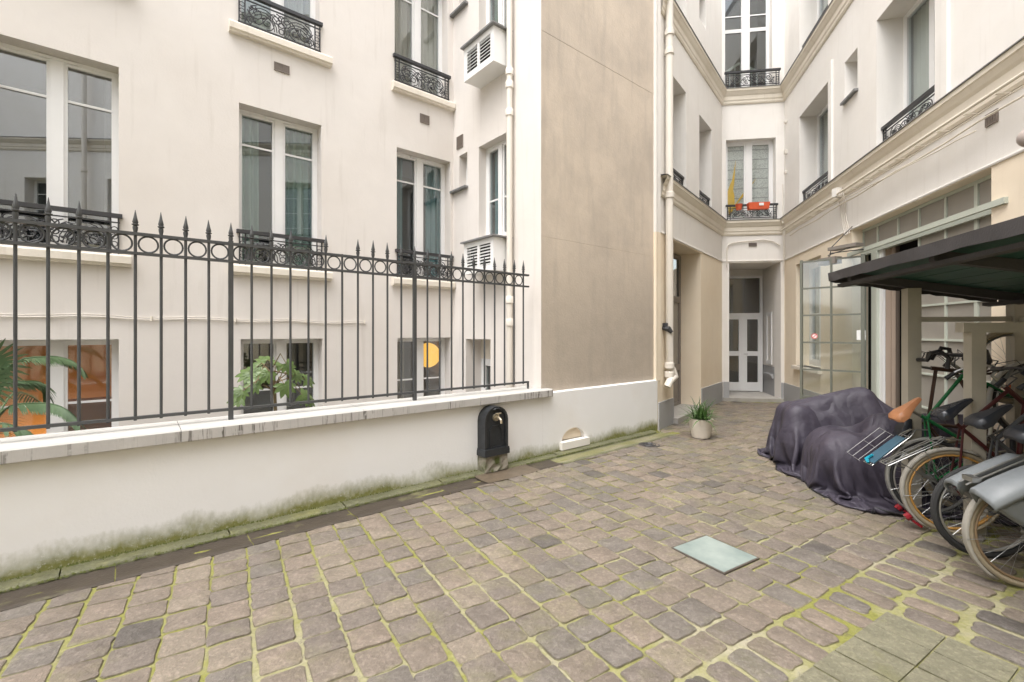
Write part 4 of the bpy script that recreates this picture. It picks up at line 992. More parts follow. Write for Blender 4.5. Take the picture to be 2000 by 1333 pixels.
k.tube([c, c + LW.n * .02], [.045, .04], 12); k.tube([c, c + LW.n * .07, c + LW.n * .10 + V((0, 0, -.02)), c + LW.n * .105 + V((0, 0, -.055))], [.018, .016, .014, .013], 8)
tp = k.build('tap', M['brass'], ft, smooth=True)
k = MB(); k.tube([c + LW.n * .05 + V((0, 0, .01)), c + LW.n * .05 + V((0, 0, .045))], .01, 8); k.tube([c + LW.n * .05 - LW.d * .04 + V((0, 0, .05)), c + LW.n * .05 + LW.d * .04 + V((0, 0, .05))], .008, 8); k.build('tap_handle', M['brass'], tp, smooth=True)
k = MB(); k.tube([fx(-.05, .13, .72), fx(-.02, .16, .74), fx(.02, .16, .74), fx(.05, .13, .72)], .01, 6); k.build('crest', M['castblack'], ft, smooth=True)
k = MB(); q = [(-.16, 0.0), (.16, .0), (.155, .215), (-.155, .215)]
nn = 6; P = [[fx(-.16 + .32 * i / nn + rs.uniform(-.006, .006), .145 + rs.uniform(-.012, .012), .03 + .18 * j / 4) for i in range(nn + 1)] for j in range(5)]
k.grid(P); k.quad(P[4][0], P[4][-1], fx(.16, 0, .21), fx(-.16, 0, .21)); k.grid([[P[j][0], fx(-.16, 0, .03 + .18 * j / 4)] for j in range(5)]); k.grid([[P[j][-1], fx(.16, 0, .03 + .18 * j / 4)] for j in range(5)])
t = NT('mossy_stone'); p = t.pos(); a = t.noise(p, 14, 6, .7); c_ = t.mix(a, (.13, .11, .08), (.45, .42, .35)); c_ = t.mix(t.ramp(t.noise(p, 7, 5), .45, .6), c_, (.07, .085, .02)); t.set(c_, .85); t.bump(a, .8, .015)
k.build('stone_foot', t.mat, ft)
# wet stain slab in front of the fountain
k = MB(); P = [[fx(-.3 + .75 * i / 6, .13 + .27 * j / 4, .012 + .012 * (j < 1) + rs.uniform(-.003, .003)) for i in range(7)] for j in range(5)]; k.grid(P)
t = NT('wet_slab'); p = t.pos(); a = t.noise(p, 9, 6, .7); t.set(t.mix(a, (.05, .04, .03), (.17, .13, .09)), .35, 0, .5); t.bump(a, .5, .01); k.build('drip_slab', t.mat, pav, smooth=True)

# ================================================================== PLANTS
t = NT('leaf_green'); p = t.pos(); t.set(t.mix(t.noise(p, 14, 3), (.035, .085, .02), (.10, .19, .05)), .45, 0, .4); M['leaf'] = t.mat
t = NT('leaf_palm'); p = t.pos(); t.set(t.mix(t.noise(p, 9, 3), (.04, .085, .035), (.12, .18, .085)), .5, 0, .4); M['palm'] = t.mat
t = NT('leaf_fatsia'); p = t.pos(); t.set(t.mix(t.noise(p, 11, 3), (.035, .075, .018), (.14, .20, .055)), .38, 0, .45); M['fatsia'] = t.mat
M['stem'] = simple('plant_stem', (.16, .12, .06), .8, 0, .3)
def blade(mb, base, d, L, w_, droop, nseg=6, up=V((0, 0, 1))):
    d = V(d).normalized(); pts = []; p = V(base); cur = d.copy(); side = d.cross(up)
    if side.length < 1e-3: side = V((1, 0, 0))
    side.normalize(); rows = []
    for i in range(nseg + 1):
        f = i / nseg; ww = w_ * math.sin(math.pi * (.12 + .86 * f)) ** .7
        rows.append([p - side * ww, p + V((0, 0, -ww * .25)), p + side * ww]); cur = (cur + V((0, 0, -droop / nseg))).normalized(); p = p + cur * L / nseg
    mb.grid(rows)
# potted plant by the passage door
pc = ground(1369, 856); pp = empty('potted_plant', pc); tag(pp, 'spiky green spider plant in a pale round pot near the taupe door', 'plant')
m = MB(); m.lathe([(.115, 0.012), (.13, .02), (.155, .15), (.17, .27), (.175, .30), (.16, .30), (.15, .27), (.0, .265)], pc, 20); po = m.build('pot', M['pot'], pp, smooth=True)
m = MB(); m.lathe([(.12, .0), (.12, .012), (.0, .012)], pc, 16); m.build('pot_foot', M['iron'], po)
m = MB(); m.lathe([(.15, .262), (.1, .28), (.0, .285)], pc, 14); m.build('soil', M['soil'], po)
rl = random.Random(5)
for b in range(6):
    m = MB()
    for i in range(22):
        an = rl.uniform(0, 2 * math.pi); el = rl.uniform(.5, 1.45); blade(m, pc + V((rl.gauss(0, .05), rl.gauss(0, .05), .27)), (math.cos(an) * math.cos(el), math.sin(an) * math.cos(el), math.sin(el)), rl.uniform(.22, .40), rl.uniform(.006, .011), rl.uniform(.5, 1.7))
    m.build('leaf_tuft', M['leaf'], pp, smooth=True)
# fatsia shrub in the sunken area
fc = LW.P(LW.s(535, -1.1), -1.1, Z_AREA); fa = empty('fatsia_shrub', fc); tag(fa, 'bright green shrub with hand-shaped leaves in front of middle basement window', 'plant')
rl = random.Random(8)
m = MB(); top = fc + V((0, 0, 2.15)); m.tube([fc, fc + V((.03, .02, 1.2)), top], [.03, .022, .015], 7)
stems = []
leafspec = [(472, 765, -.9), (498, 752, -1.0), (505, 738, -1.1), (487, 730, -1.25), (523, 728, -1.0), (540, 715, -1.2), (560, 712, -1.0), (556, 752, -.9), (578, 733, -1.05), (590, 772, -.95), (598, 742, -1.1), (520, 705, -1.3), (508, 715, -1.2), (600, 780, -1.2), (566, 728, -1.25), (470, 778, -1.2)]
ends = []
for u, v, o in leafspec:
    e = LW.P(LW.s(u, o), o, LW.z(u, v, o)); ends.append(e); st_ = top + V((0, 0, rl.uniform(-.25, .1))); mid = (st_ + e) / 2 + V((0, 0, .12)); m.tube([st_, mid, e], [.008, .006, .004], 5)
m.build('stem', M['stem'], fa, smooth=True)
for e in ends:
    m = MB(); out = (e - top); out.z = -.05; out.normalize(); face = (out * .5 + V((0, 0, .75)) + LW.n * .9).normalized()
    ax = (out - face * out.dot(face)).normalized(); ay = face.cross(ax); L = rl.uniform(.12, .16)
    for k in range(7):
        an = (k - 3) * .62; d = ax * math.cos(an) + ay * math.sin(an); l = L * (1 - .1 * abs(k - 3)); sd_ = face.cross(d); rows = []
        for i in range(6):
            f = i / 5; ww = l * .2 * (math.sin(math.pi * min(1, .08 + f * .92)) ** .8) + .002; c = e + d * l * f - face * (.25 * l * f * f); rows.append([c - sd_ * ww - face * -.004, c, c + sd_ * ww - face * -.004])
        m.grid(rows)
    m.build('leaf', M['fatsia'], fa, smooth=True)
# palm in the sunken area at the left edge
pc2 = LW.P(LW.s(-30, -1.0), -1.0, Z_AREA); pa = empty('palm', pc2); tag(pa, 'green palm with arching fronds behind the fence at the left edge', 'plant')
m = MB(); ptop = pc2 + V((0, 0, 1.75)); m.tube([pc2, pc2 + V((0, 0, .9)), ptop], [.08, .07, .05], 9); m.build('trunk', M['stem'], pa, smooth=True)
rl = random.Random(21)
def pt_(u, v, o): return LW.P(LW.s(u, o), o, LW.z(u, v, o))
fr = [[ptop, pt_(20, 720, -.8), pt_(90, 697, -.8), pt_(135, 703, -.85), pt_(160, 720, -.85)], [ptop, pt_(10, 800, -.7), pt_(70, 788, -.65), pt_(120, 795, -.6), pt_(155, 825, -.55)],
      [ptop, pt_(0, 760, -.9), pt_(50, 745, -.9), pt_(85, 750, -.95), pt_(95, 775, -1.0)], [ptop, pt_(-60, 700, -.6), pt_(-100, 690, -.6), pt_(-150, 730, -.6)], [ptop, ptop + V((-.3, -.2, .35)), ptop + V((-.7, -.3, .3))], [ptop, ptop + V((-.1, .3, .35)), ptop + V((-.15, .6, .2))],
      [ptop, pt_(-10, 830, -.55), pt_(30, 832, -.5), pt_(60, 845, -.5)]]
for path in fr:
    # smooth path
    P = []
    for i in range(len(path) - 1):
        for k in range(5):
            f = k / 5; p0 = path[max(i - 1, 0)]; p1 = path[i]; p2 = path[i + 1]; p3 = path[min(i + 2, len(path) - 1)]
            P.append(.5 * ((2 * p1) + (p2 - p0) * f + (2 * p0 - 5 * p1 + 4 * p2 - p3) * f * f + (3 * p1 - p0 - 3 * p2 + p3) * f ** 3))
    P.append(path[-1]); m = MB(); m.tube(P, [.009 * (1 - .7 * i / len(P)) for i in range(len(P))], 5)
    for i in range(3, len(P) - 1):
        tan = (P[i + 1] - P[i - 1]).normalized(); sd_ = tan.cross(V((0, 0, 1)))
        for q in (0, .33, .66):
            b = P[i] + (P[i + 1] - P[i]) * q
            for sg in (-1, 1): blade(m, b, tan * .55 + sd_ * sg * .8 + V((0, 0, -.15)), .15 * (1 - .5 * i / len(P)) + .03, .007, .7, 3)
    m.build('frond', M['palm'], pa, smooth=True)
for (u, v, o, L) in ((-22, 712, -.75, .24), (-40, 750, -.7, .22)):   # fan leaves
    m = MB(); e = pt_(u, v, o); m.tube([ptop, (ptop + e) / 2 + V((0, 0, .1)), e], .007, 5)
    for k in range(17):
        an = -1.9 + 3.8 * k / 16; d = LW.d * math.cos(an) + V((0, 0, 1)) * math.sin(an) + LW.n * .25; blade(m, e, d, L * (1 - .12 * abs(k - 8) / 8), .012, .25, 4, up=LW.n)
    m.build('fan_leaf', M['palm'], pa, smooth=True)
# orange planter on the end wall's railing
plc = EN.P(.68, .12, 4.40); pb = empty('balcony_planter', plc); tag(pb, 'orange plastic planter box hung on the balcony railing above the porch', 'planter')
m = MB(); a, b, z0, z1 = .52, .98, 4.42, 4.57
m.hexa([EN.P(a + .02, .07, z0), EN.P(b - .02, .07, z0), EN.P(b - .02, .19, z0), EN.P(a + .02, .19, z0), EN.P(a, .06, z1), EN.P(b, .06, z1), EN.P(b, .21, z1), EN.P(a, .21, z1)]); m.build('trough', M['orange_plastic'], pb)
m = MB(); EN.box(m, .74, .84, .207, .213, 4.49, 4.55); m.build('white_tag', M['paper'], pb)
m = MB(); EN.box(m, a + .02, b - .02, .08, .19, z1 - .005, z1 + .006); m.build('soil', M['soil'], pb)
plc = EN.P(.33, .1, 4.4); m = MB(); m.lathe([(.055, .0), (.075, .12), (.082, .13), (.07, .13), (.0, .12)], EN.P(.33, .14, 4.42), 12)
tag(m.build('flower_pot', M['orange_plastic'], None, smooth=True), 'small round orange flower pot left of the orange planter box', 'pot')
# paper lantern and table lamp glowing in the basement rooms
lc = FA.P(FA.s(836, -.75), -.75, FA.z(836, 694, -.75))
m = MB(); n = 12; r = .215; m.lathe([(.03, -r)] + [(r * math.sin(math.pi * i / n), -r * math.cos(math.pi * i / n)) for i in range(1, n)] + [(.03, r)], lc, 20); la = m.build('paper_lantern', M['lantern'], None, smooth=True, loc=lc); tag(la, 'glowing yellow round paper lantern inside the right basement window', 'lamp')
m = MB(); m.tube([lc + V((0, 0, .215)), lc + V((0, 0, .4))], .004, 5); m.build('cord', M['iron'], la)
tl = FA.P(4.95, -1.9, -.2); m = MB(); m.lathe([(.16, .0), (.12, .24), (.0, .25)], tl, 16); lo_ = m.build('table_lamp', M['lamp_glow'], None, smooth=True, loc=tl); tag(lo_, 'lit lamp casting an orange glow inside the left basement window', 'lamp')
m = MB(); m.lathe([(.09, -.30), (.09, -.28), (.015, -.27), (.015, 0)], tl, 12); m.build('lamp_foot', M['brass'], lo_)
m = MB(); m.box(FA.P(4.4, -1.5, .15), .7, .4, 1.2, .7); tag(m.build('cabinet', M['wood']), 'low wooden cabinet inside the left basement room', 'cabinet')

# ================================================================== BIKE SHELTER
SC = V((.6889 * 4.7, 4.7, 0)); rz_s = math.atan2(Ed.y, Ed.x)
def sh(e, r, z_): q = SC + Ed * e - Rd * r; return V((q.x, q.y, z_))
bs = empty('bike_shelter', sh(.7, .8, 0)); tag(bs, 'open bike shelter with dark felt roof, green underside and beige timber posts', 'shelter')
RW_, RL_ = 1.40, 4.2
def rz(e): return 2.20 - .25 * e / 1.44
def slab(e0, e1, r0, r1, t0, t1): return [sh(e0, r0, rz(e0) + t0), sh(e1, r0, rz(e1) + t0), sh(e1, r1, rz(e1) + t0), sh(e0, r1, rz(e0) + t0), sh(e0, r0, rz(e0) + t1), sh(e1, r0, rz(e1) + t1), sh(e1, r1, rz(e1) + t1), sh(e0, r1, rz(e0) + t1)]
m = MB(); m.hexa(slab(0, RW_, 0, RL_, -.008, .004)); m.build('roof', M['felt'], bs)
nr = 14
for i in range(nr):            # underside boards
    e0, e1 = .03 + (RW_ - .06) * i / nr, .03 + (RW_ - .06) * (i + 1) / nr - .006
    m = MB(); m.hexa(slab(e0, e1, .03, RL_ - .03, -.024 - .002 * (i % 2), -.009)); m.build('soffit_board', M['green_roof'], bs)
def lapped(pts0, pts1, name):  # felt turned down over the edge, a little wavy
    m = MB(); n = 26; rr = random.Random(len(name)); P = [[], [], []]
    for i in range(n + 1):
        f = i / n; a = pts0 + (pts1 - pts0) * f; w_ = rr.uniform(-.003, .003)
        out = name[1]; P[0].append(a - out * .012 + V((0, 0, .008))); P[1].append(a + out * (.012 + w_) + V((0, 0, .006))); P[2].append(a + out * (.010 - w_) + V((0, 0, -.082 + rr.uniform(-.006, .006))))
    m.grid(P); o = m.build(name[0], M['felt'], bs, smooth=False); s_ = o.modifiers.new('thick', 'SOLIDIFY'); s_.thickness = .006
lapped(sh(0, -.0, rz(0)), sh(0, RL_, rz(0)), ('roof_edge', -Ed)); lapped(sh(0, 0, rz(0)), sh(RW_, 0, rz(RW_)), ('roof_edge', Rd)); lapped(sh(RW_, 0, rz(RW_)), sh(RW_, RL_, rz(RW_)), ('roof_edge', Ed))
for r_ in (.33, 1.55, 2.8): m = MB(); m.hexa(slab(.04, RW_ - .04, r_ - .03, r_ + .03, -.10, -.027)); m.build('rafter', M['felt'], bs)
for e_ in (.08, RW_ - .12): m = MB(); m.hexa(slab(e_ - .025, e_ + .025, .04, RL_ - .04, -.13 if e_ != .7 else -.099, -.101 if e_ != .7 else -.028)); m.build('purlin', M['felt'], bs)
def post(e, r, z1, w_=.1): m = MB(); m.box(sh(e, r, z1 / 2), w_, w_, z1, rz_s); m.build('post', M['shelter_wood'], bs)
post(.54, .33, rz(.54) - .101, .105); post(1.33, .33, rz(1.33) - .102); post(.69, .88, 1.60, .095); post(1.33, 1.55, rz(1.33) - .102); post(.54, 2.8, rz(.54) - .101, .105); post(1.33, 2.8, rz(1.33) - .102)
m = MB(); m.box(sh(.935, .33, 1.72), .68, .06, .045, rz_s); m.build('beam', M['shelter_wood'], bs)
m = MB(); m.box(sh(1.02, .88, 1.64), .86, .10, .08, rz_s); m.build('beam', M['shelter_wood'], bs)
m = MB(); m.bar(sh(1.33, .385, 1.70), sh(1.33, 1.495, 1.70), .05, .07); m.build('beam', M['shelter_wood'], bs)
# rack rail carrying the raised front wheels
rk = empty('bike_rack', sh(1.05, 1.3, 0)); tag(rk, 'grey steel rack rail holding the raised front wheels under the shelter', 'rack')
m = MB(); m.tube([sh(1.22, .40, .72), sh(1.22, 3.0, .72)], .02, 8); m.build('rail', M['iron'], rk, smooth=True)
for r_ in (.45, 2.95): m = MB(); m.tube([sh(1.22, r_, 0), sh(1.22, r_, .72)], .02, 8); m.build('leg', M['iron'], rk, smooth=True)

# ================================================================== BICYCLES
def pmat(name, c, rough=.3, metal=0): return simple(name, c, rough, metal, .12, 30)
MT = dict(tyre=pmat('black_tyre', (.03, .03, .03), .8), tan=pmat('tan_tyre', (.30, .25, .17), .8), rim_tan=pmat('amber_rim', (.42, .22, .055), .4), rim_al=pmat('alloy_rim', (.45, .45, .45), .3, .9), rim_brown=pmat('brown_rim', (.22, .15, .085), .4),
          steel=pmat('bright_steel', (.36, .36, .35), .32, .9), black=pmat('black_plastic', (.02, .02, .022), .4), leather=pmat('tan_leather', (.42, .185, .085), .38), gloss=pmat('gloss_black_saddle', (.02, .022, .028), .15), vinyl=pmat('dark_vinyl', (.014, .016, .021), .38),
          green=pmat('green_paint', (.012, .12, .04), .25), maroon=pmat('maroon_paint', (.055, .010, .010), .3), dkgrey=pmat('dark_grey_paint', (.05, .052, .055), .35), copper=pmat('brown_paint', (.055, .026, .016), .35),
          fsilver=pmat('silver_fender', (.42, .42, .40), .35, .5), fcream=pmat('cream_fender', (.34, .32, .28), .45), silver=pmat('silver_plastic', (.19, .205, .215), .42), dkplastic=pmat('grey_plastic', (.10, .105, .11), .5), blue=pmat('blue_board', (.045, .105, .15), .45), wire=pmat('dull_wire', (.20, .20, .195), .45, .6), teal=pmat('teal_cord', (.01, .28, .38), .5), orange=pmat('orange_reflector', (.62, .13, .02), .3))
WR = .335
def bicycle(base, yaw, tilt, frame_m, tyre='tyre', rim='rim_al', fender=None, saddle='vinyl', carrier=False, board=False, panniers=False, bar_style='city', label='', refl=False, tyre_r=.019, spoke_refl=False, roll=0.0, steer=0.0, wb=1.03, sad=0.0):
    B = empty('bicycle', base, yaw); tag(B, label, 'bicycle', 'bicycles parked under the shelter')
    ct, st_ = math.cos(tilt), math.sin(tilt)
    def T(x, y, z_):
        zz = z_ - WR; q = V((x * ct - zz * st_, y, WR + x * st_ + zz * ct))
        return V((q.x, q.y * math.cos(roll) - q.z * math.sin(roll), q.y * math.sin(roll) + q.z * math.cos(roll)))
    def put(mb, name, mt, par=None, smooth=True): 
        o = mb.build(name, MT[mt] if isinstance(mt, str) else mt, par or B, smooth=smooth, local=True); return o
    def TS(x, y, z_, c):   # steered about the steering axis through c
        dx = x - c[0]; return T(c[0] + dx * math.cos(steer) - y * math.sin(steer), y * math.cos(steer) + dx * math.sin(steer), z_)
    AX = (0, WR); FX = (wb, WR); BBp = (.44, .275); SCl = (.31, .76); HT = (wb - .23, .88); HB = (wb - .185, .70)
    def wheel(cx, cz, f):
        m = MB(); n = 36; m.tube([f(cx + (WR - tyre_r) * math.cos(2 * math.pi * i / n), 0, cz + (WR - tyre_r) * math.sin(2 * math.pi * i / n)) for i in range(n)], tyre_r, 8, closed=True); wt = put(m, 'wheel', tyre)
        m = MB(); rr = WR - 2 * tyre_r - .006
        for dy in (-.007, .007): m.tube([f(cx + rr * math.cos(2 * math.pi * i / n), dy, cz + rr * math.sin(2 * math.pi * i / n)) for i in range(n)], .0085, 6, closed=True)
        put(m, 'rim', rim, wt)
        m = MB()
        for i in range(28):
            a = 2 * math.pi * i / 28; sg = 1 if i % 2 else -1; a2 = a + (.5 if (i // 2) % 2 else -.5); m.tube([f(cx + rr * math.cos(a), 0, cz + rr * math.sin(a)), f(cx + .02 * math.cos(a2 + a * 0), sg * .03, cz + .02 * math.sin(a2))], .0013, 3, caps=False)
        sp = put(m, 'spokes', 'steel', wt); sp['kind'] = 'stuff'
        m = MB(); m.tube([f(cx, -.045, cz), f(cx, .045, cz)], .02, 8); m.tube([f(cx, -.06, cz), f(cx, .06, cz)], .006, 6); put(m, 'hub', 'steel', wt)
        if spoke_refl:
            m = MB(); m.bar(f(cx - .20, .012, cz + .02), f(cx - .16, .012, cz - .08), .012, .03); put(m, 'spoke_reflector', 'orange', wt, False)
        return wt
    idf = lambda x, y, z_: T(x, y, z_)
    stf = lambda x, y, z_: TS(x, y, z_, FX)
    wheel(*AX, idf); wheel(*FX, stf)
    if fender:
        for cx, a0, a1, f in ((0, R_(30), R_(208), idf), (FX[0], R_(20), R_(165), stf)):
            m = MB(); n = 20; rf = WR + .016; P = []
            for i in range(n + 1):
                a = a0 + (a1 - a0) * i / n; P.append([f(cx + (rf + dr) * math.cos(a), dy, WR + (rf + dr) * math.sin(a)) for dy, dr in ((-.027, -.014), (-.018, .0), (0, .004), (.018, 0), (.027, -.014))])
            m.grid(P); fo = put(m, 'fender', fender); sm = fo.modifiers.new('thick', 'SOLIDIFY'); sm.thickness = .002
            m = MB(); a = a0 + (a1 - a0) * .72
            for sg in (-1, 1): m.tube([f(cx, sg * .05, WR), f(cx + rf * math.cos(a), sg * .027, WR + rf * math.sin(a))], .0025, 4)
            put(m, 'fender_stay', 'steel', fo)
            if refl and cx == 0:
                m = MB(); a = R_(186); m.tube([f((rf + .004) * math.cos(a), 0, WR + (rf + .004) * math.sin(a)), f((rf + .045) * math.cos(a), 0, WR + (rf + .045) * math.sin(a))], [.028, .03], 8); m.bar(f((rf + .02) * math.cos(R_(192)), 0, WR + (rf + .02) * math.sin(R_(192))), f((rf + .012) * math.cos(R_(204)), 0, WR + (rf + .012) * math.sin(R_(204))), .03, .02); put(m, 'rear_reflector', M['red'], fo)
    m = MB()
    def tb(a, b, r): m.tube([T(a[0], a[2] if len(a) > 2 else 0, a[1]), T(b[0], b[2] if len(b) > 2 else 0, b[1])], r, 8)
    tb(BBp, (SCl[0] - .01, SCl[1] + .03), .0155); tb((SCl[0], SCl[1] - .02), (HT[0] - .005, HT[1] - .03), .0145); tb(BBp, (HB[0], HB[1] + .02), .0175); tb(HB, (HT[0], HT[1] + .01), .019)
    for sg in (-1, 1): tb((0, WR, sg * .06), (BBp[0], BBp[1], sg * .03), .009); tb((0, WR, sg * .06), (SCl[0], SCl[1] - .02, sg * .02), .008)
    m.tube([T(BBp[0], -.035, BBp[1]), T(BBp[0], .035, BBp[1])], .022, 8); put(m, 'frame', frame_m)
    m = MB()
    for sg in (-1, 1): m.tube([TS(HB[0], sg * .035, HB[1] - .01, FX), TS(wb - .13, sg * .05, .5, FX), TS(wb, sg * .055, WR, FX)], [.013, .011, .008], 7)
    m.tube([TS(HB[0], -.04, HB[1] - .01, FX), TS(HB[0], .04, HB[1] - .01, FX)], .014, 7); put(m, 'fork', frame_m if frame_m != 'green' else 'green')
    m = MB(); m.tube([T(SCl[0] - .01, 0, SCl[1] + .02), T(SCl[0] - .045 + sad, 0, .90)], .0125, 8); put(m, 'seat_post', 'steel')
    # saddle: lofted sections
    m = MB(); sec = [(-.15, .055, .005, .03), (-.125, .085, .022, .045), (-.07, .088, .026, .045), (-.01, .062, .020, .035), (.05, .036, .016, .03), (.10, .026, .013, .025), (.135, .018, .003, .018)]
    sx, sz = SCl[0] - .05 + sad, .915; rows = []
    for x, hw_, up_, dn in sec:
        rows.append([T(sx + x, y * hw_, sz + z_) for y, z_ in ((-1, -dn), (-1.0, -.2 * dn), (-.72, up_ * .8), (0, up_ * .85), (.72, up_ * .8), (1.0, -.2 * dn), (1, -dn), (.55, -dn * .6), (-.55, -dn * .6), (-1, -dn))])
    m.grid(rows); m.add([rows[0][i] for i in range(9)], [tuple(range(9))]); m.add([rows[-1][i] for i in range(9)], [tuple(range(9))]); sa = put(m, 'saddle', saddle)
    m = MB()
    for sg in (-1, 1): m.tube([T(sx - .11, sg * .03, sz - .03), T(sx - .03, sg * .022, sz - .06), T(sx + .09, sg * .012, sz - .03)], .0035, 5)
    put(m, 'saddle_rail', 'steel', sa)
    m = MB(); c = HT
    m.tube([TS(HT[0], 0, HT[1], HT), TS(HT[0] - .025, 0, 1.0, HT), TS(HT[0] + .03, 0, 1.03, HT)], .0125, 8); put(m, 'stem', 'steel')
    m = MB()
    if bar_style == 'city': half = [(.83, .0, 1.03), (.85, .07, 1.035), (.82, .19, 1.06), (.72, .27, 1.05), (.62, .285, 1.03)]
    elif bar_style == 'drop': half = [(.83, 0, 1.03), (.835, .17, 1.03), (.90, .20, 1.04), (.94, .205, .99), (.90, .21, .91), (.81, .215, .89)]
    else: half = [(.83, 0, 1.03), (.83, .15, 1.05), (.78, .31, 1.05)]
    half = [(x + wb - 1.03, y, z_) for x, y, z_ in half]
    pts = [TS(x, -y, z_, HT) for x, y, z_ in reversed(half)] + [TS(*p, HT) for p in half[1:]]; m.tube(pts, .0115 if bar_style != 'drop' else .0175, 8); hb = put(m, 'handlebar', 'steel' if frame_m == 'maroon' else 'black')
    for sg in (-1, 1):
        m = MB(); a, b = half[-2], half[-1]; f = .25 if bar_style != 'flat' else .55
        m.tube([TS(a[0] + (b[0] - a[0]) * f, sg * (a[1] + (b[1] - a[1]) * f), a[2] + (b[2] - a[2]) * f, HT), TS(b[0], sg * b[1], b[2], HT)], [.0165, .018], 8); put(m, 'grip', 'black', hb)
        m = MB(); q = half[-2]; m.tube([TS(q[0] + .03, sg * (q[1] - .04), q[2] - .01, HT), TS(q[0] + .045, sg * q[1], q[2] - .035, HT), TS(q[0] - .05, sg * (q[1] + .03), q[2] - .045, HT)], .005, 5); put(m, 'brake_lever', 'dkgrey', hb)
        m = MB(); q = half[-2]; m.tube([TS(q[0] + .03, sg * (q[1] - .05), q[2], HT), TS(.93, sg * .08, 1.0, HT), TS(.92, sg * .02, .86, HT), TS(.86, sg * .02, .72, HT)], .0028, 4); put(m, 'brake_cable', 'black', hb)
    m = MB(); m.tube([TS(.87, 0, .93, HT), TS(.93, 0, .93, HT)], [.03, .038], 10); put(m, 'head_light', 'black')
    # crankset
    m = MB(); n = 24; m.tube([T(BBp[0] + .085 * math.cos(2 * math.pi * i / n), -.05, BBp[1] + .085 * math.sin(2 * math.pi * i / n)) for i in range(n)], .006, 5, closed=True)
    for i in range(5): a = 2 * math.pi * i / 5; m.tube([T(BBp[0], -.05, BBp[1]), T(BBp[0] + .085 * math.cos(a), -.05, BBp[1] + .085 * math.sin(a))], .006, 5)
    m.tube([T(BBp[0], -.06, BBp[1]), T(BBp[0] + .14, -.075, BBp[1] - .09)], .009, 6); m.tube([T(BBp[0], .06, BBp[1]), T(BBp[0] - .14, .075, BBp[1] + .09)], .009, 6); cr = put(m, 'crankset', 'steel')
    for sg in (1, -1): m = MB(); m.bar(T(BBp[0] + sg * .14, -sg * .085, BBp[1] - sg * .09), T(BBp[0] + sg * .14, -sg * .18, BBp[1] - sg * .09), .07, .02); put(m, 'pedal', 'black', cr, False)
    m = MB(); m.tube([T(.0, -.05, WR + .045), T(BBp[0], -.05, BBp[1] + .085)], .0045, 4); m.tube([T(0, -.05, WR - .045), T(BBp[0], -.05, BBp[1] - .085)], .0045, 4); put(m, 'chain', 'dkgrey')
    if carrier:
        m = MB(); zc = .735
        for y in (-.065, -.03, .03, .065): m.tube([T(.17, y * .5, zc), T(.10, y, zc), T(-.30, y, zc)], .0045, 5)
        for x in (-.30, -.12, .09): m.tube([T(x, -.068, zc), T(x, .068, zc)], .0045, 5)
        for sg in (-1, 1): m.tube([T(0, sg * .065, WR), T(-.02, sg * .067, zc)], .0045, 5); m.tube([T(0, sg * .065, WR), T(-.22, sg * .067, zc)], .0045, 5)
        m.tube([T(.17, 0, zc), T(.26, 0, .66)], .006, 5); cr_ = put(m, 'carrier', 'steel')
        if board:
            m = MB(); m.hexa([T(-.28, -.075, zc + .006), T(.06, -.06, zc + .006), T(.06, .06, zc + .006), T(-.28, .075, zc + .006), T(-.28, -.075, zc + .014), T(.06, -.06, zc + .014), T(.06, .06, zc + .014), T(-.28, .075, zc + .014)]); put(m, 'carrier_board', 'blue', cr_, False)
            m = MB(); y0 = .11                                     # folding wire side basket
            for y in (.085, .15, .215): m.tube([T(-.32, y, zc + .03 + (y - .085) * .35), T(.04, y, zc + .03 + (y - .085) * .35)], .0022, 4)
            for x in (-.32, -.14, .04): m.tube([T(x, .07, zc + .02), T(x, .215, zc + .075)], .0022, 4)
            put(m, 'wire_flap', 'wire', cr_)
            m = MB(); m.tube([T(-.30, -.03, zc + .02), T(-.28, .0, zc + .04), T(-.25, .03, zc + .022), T(-.22, 0, zc + .034)], [.012, .016, .014, .01], 6); put(m, 'cord', 'teal', cr_)
    if panniers:
        zc = .745
        for sg in (-1, 1):
            m = MB()
            yi, yo = sg * .055, sg * .215
            def hx(pb, pt): return [T(*p) for p in pb] + [T(*p) for p in pt]
            m.hexa(hx([(-.06, yi, .47), (.16, yi, .45), (.16, yo * .75, .45), (-.06, yo * .75, .47)], [(-.15, yi, .69), (.20, yi, .69), (.20, yo * .95, .66), (-.15, yo * .95, .66)])); pn = put(m, 'pannier', 'dkplastic' if sg > 0 else 'silver', None, False)
            bv = pn.modifiers.new('bevel', 'BEVEL'); bv.width = .018; bv.segments = 3
            m = MB(); prof = []
            rows = []
            for x, dz, sq in ((-.18, -.02, .8), (-.16, .0, 1), (-.05, .008, 1), (.1, .008, 1), (.22, .0, .95), (.25, -.02, .75)):
                rows.append([T(x, yi + (yo * 1.03 - yi) * f, zc + dz + h_ - .01) for f, h_ in ((0, -.05), (0, .02), (.25, .03), (.6, .018), (.9, -.01), (1.0, -.04), (1.0 * sq, -.065))])
            m.grid(rows); ld = put(m, 'pannier_lid', 'silver', pn); so = ld.modifiers.new('thick', 'SOLIDIFY'); so.thickness = .012
        m = MB(); 
        for y in (-.03, .03): m.tube([T(-.16, y, zc + .025), T(.30, y, zc + .025)], .006, 6)
        m.bar(T(-.10, -.045, zc + .03), T(-.10, .045, zc + .03), .05, .03); put(m, 'carrier_rail', 'steel')
    return B
yaw = math.atan2(Ed.y, Ed.x)
bicycle((3.66, 4.02, 0), yaw + .05, R_(42), 'green', 'tyre', 'rim_al', 'fsilver', 'leather', True, True, False, 'drop', 'green bicycle with tan leather saddle and blue board on its carrier', True)
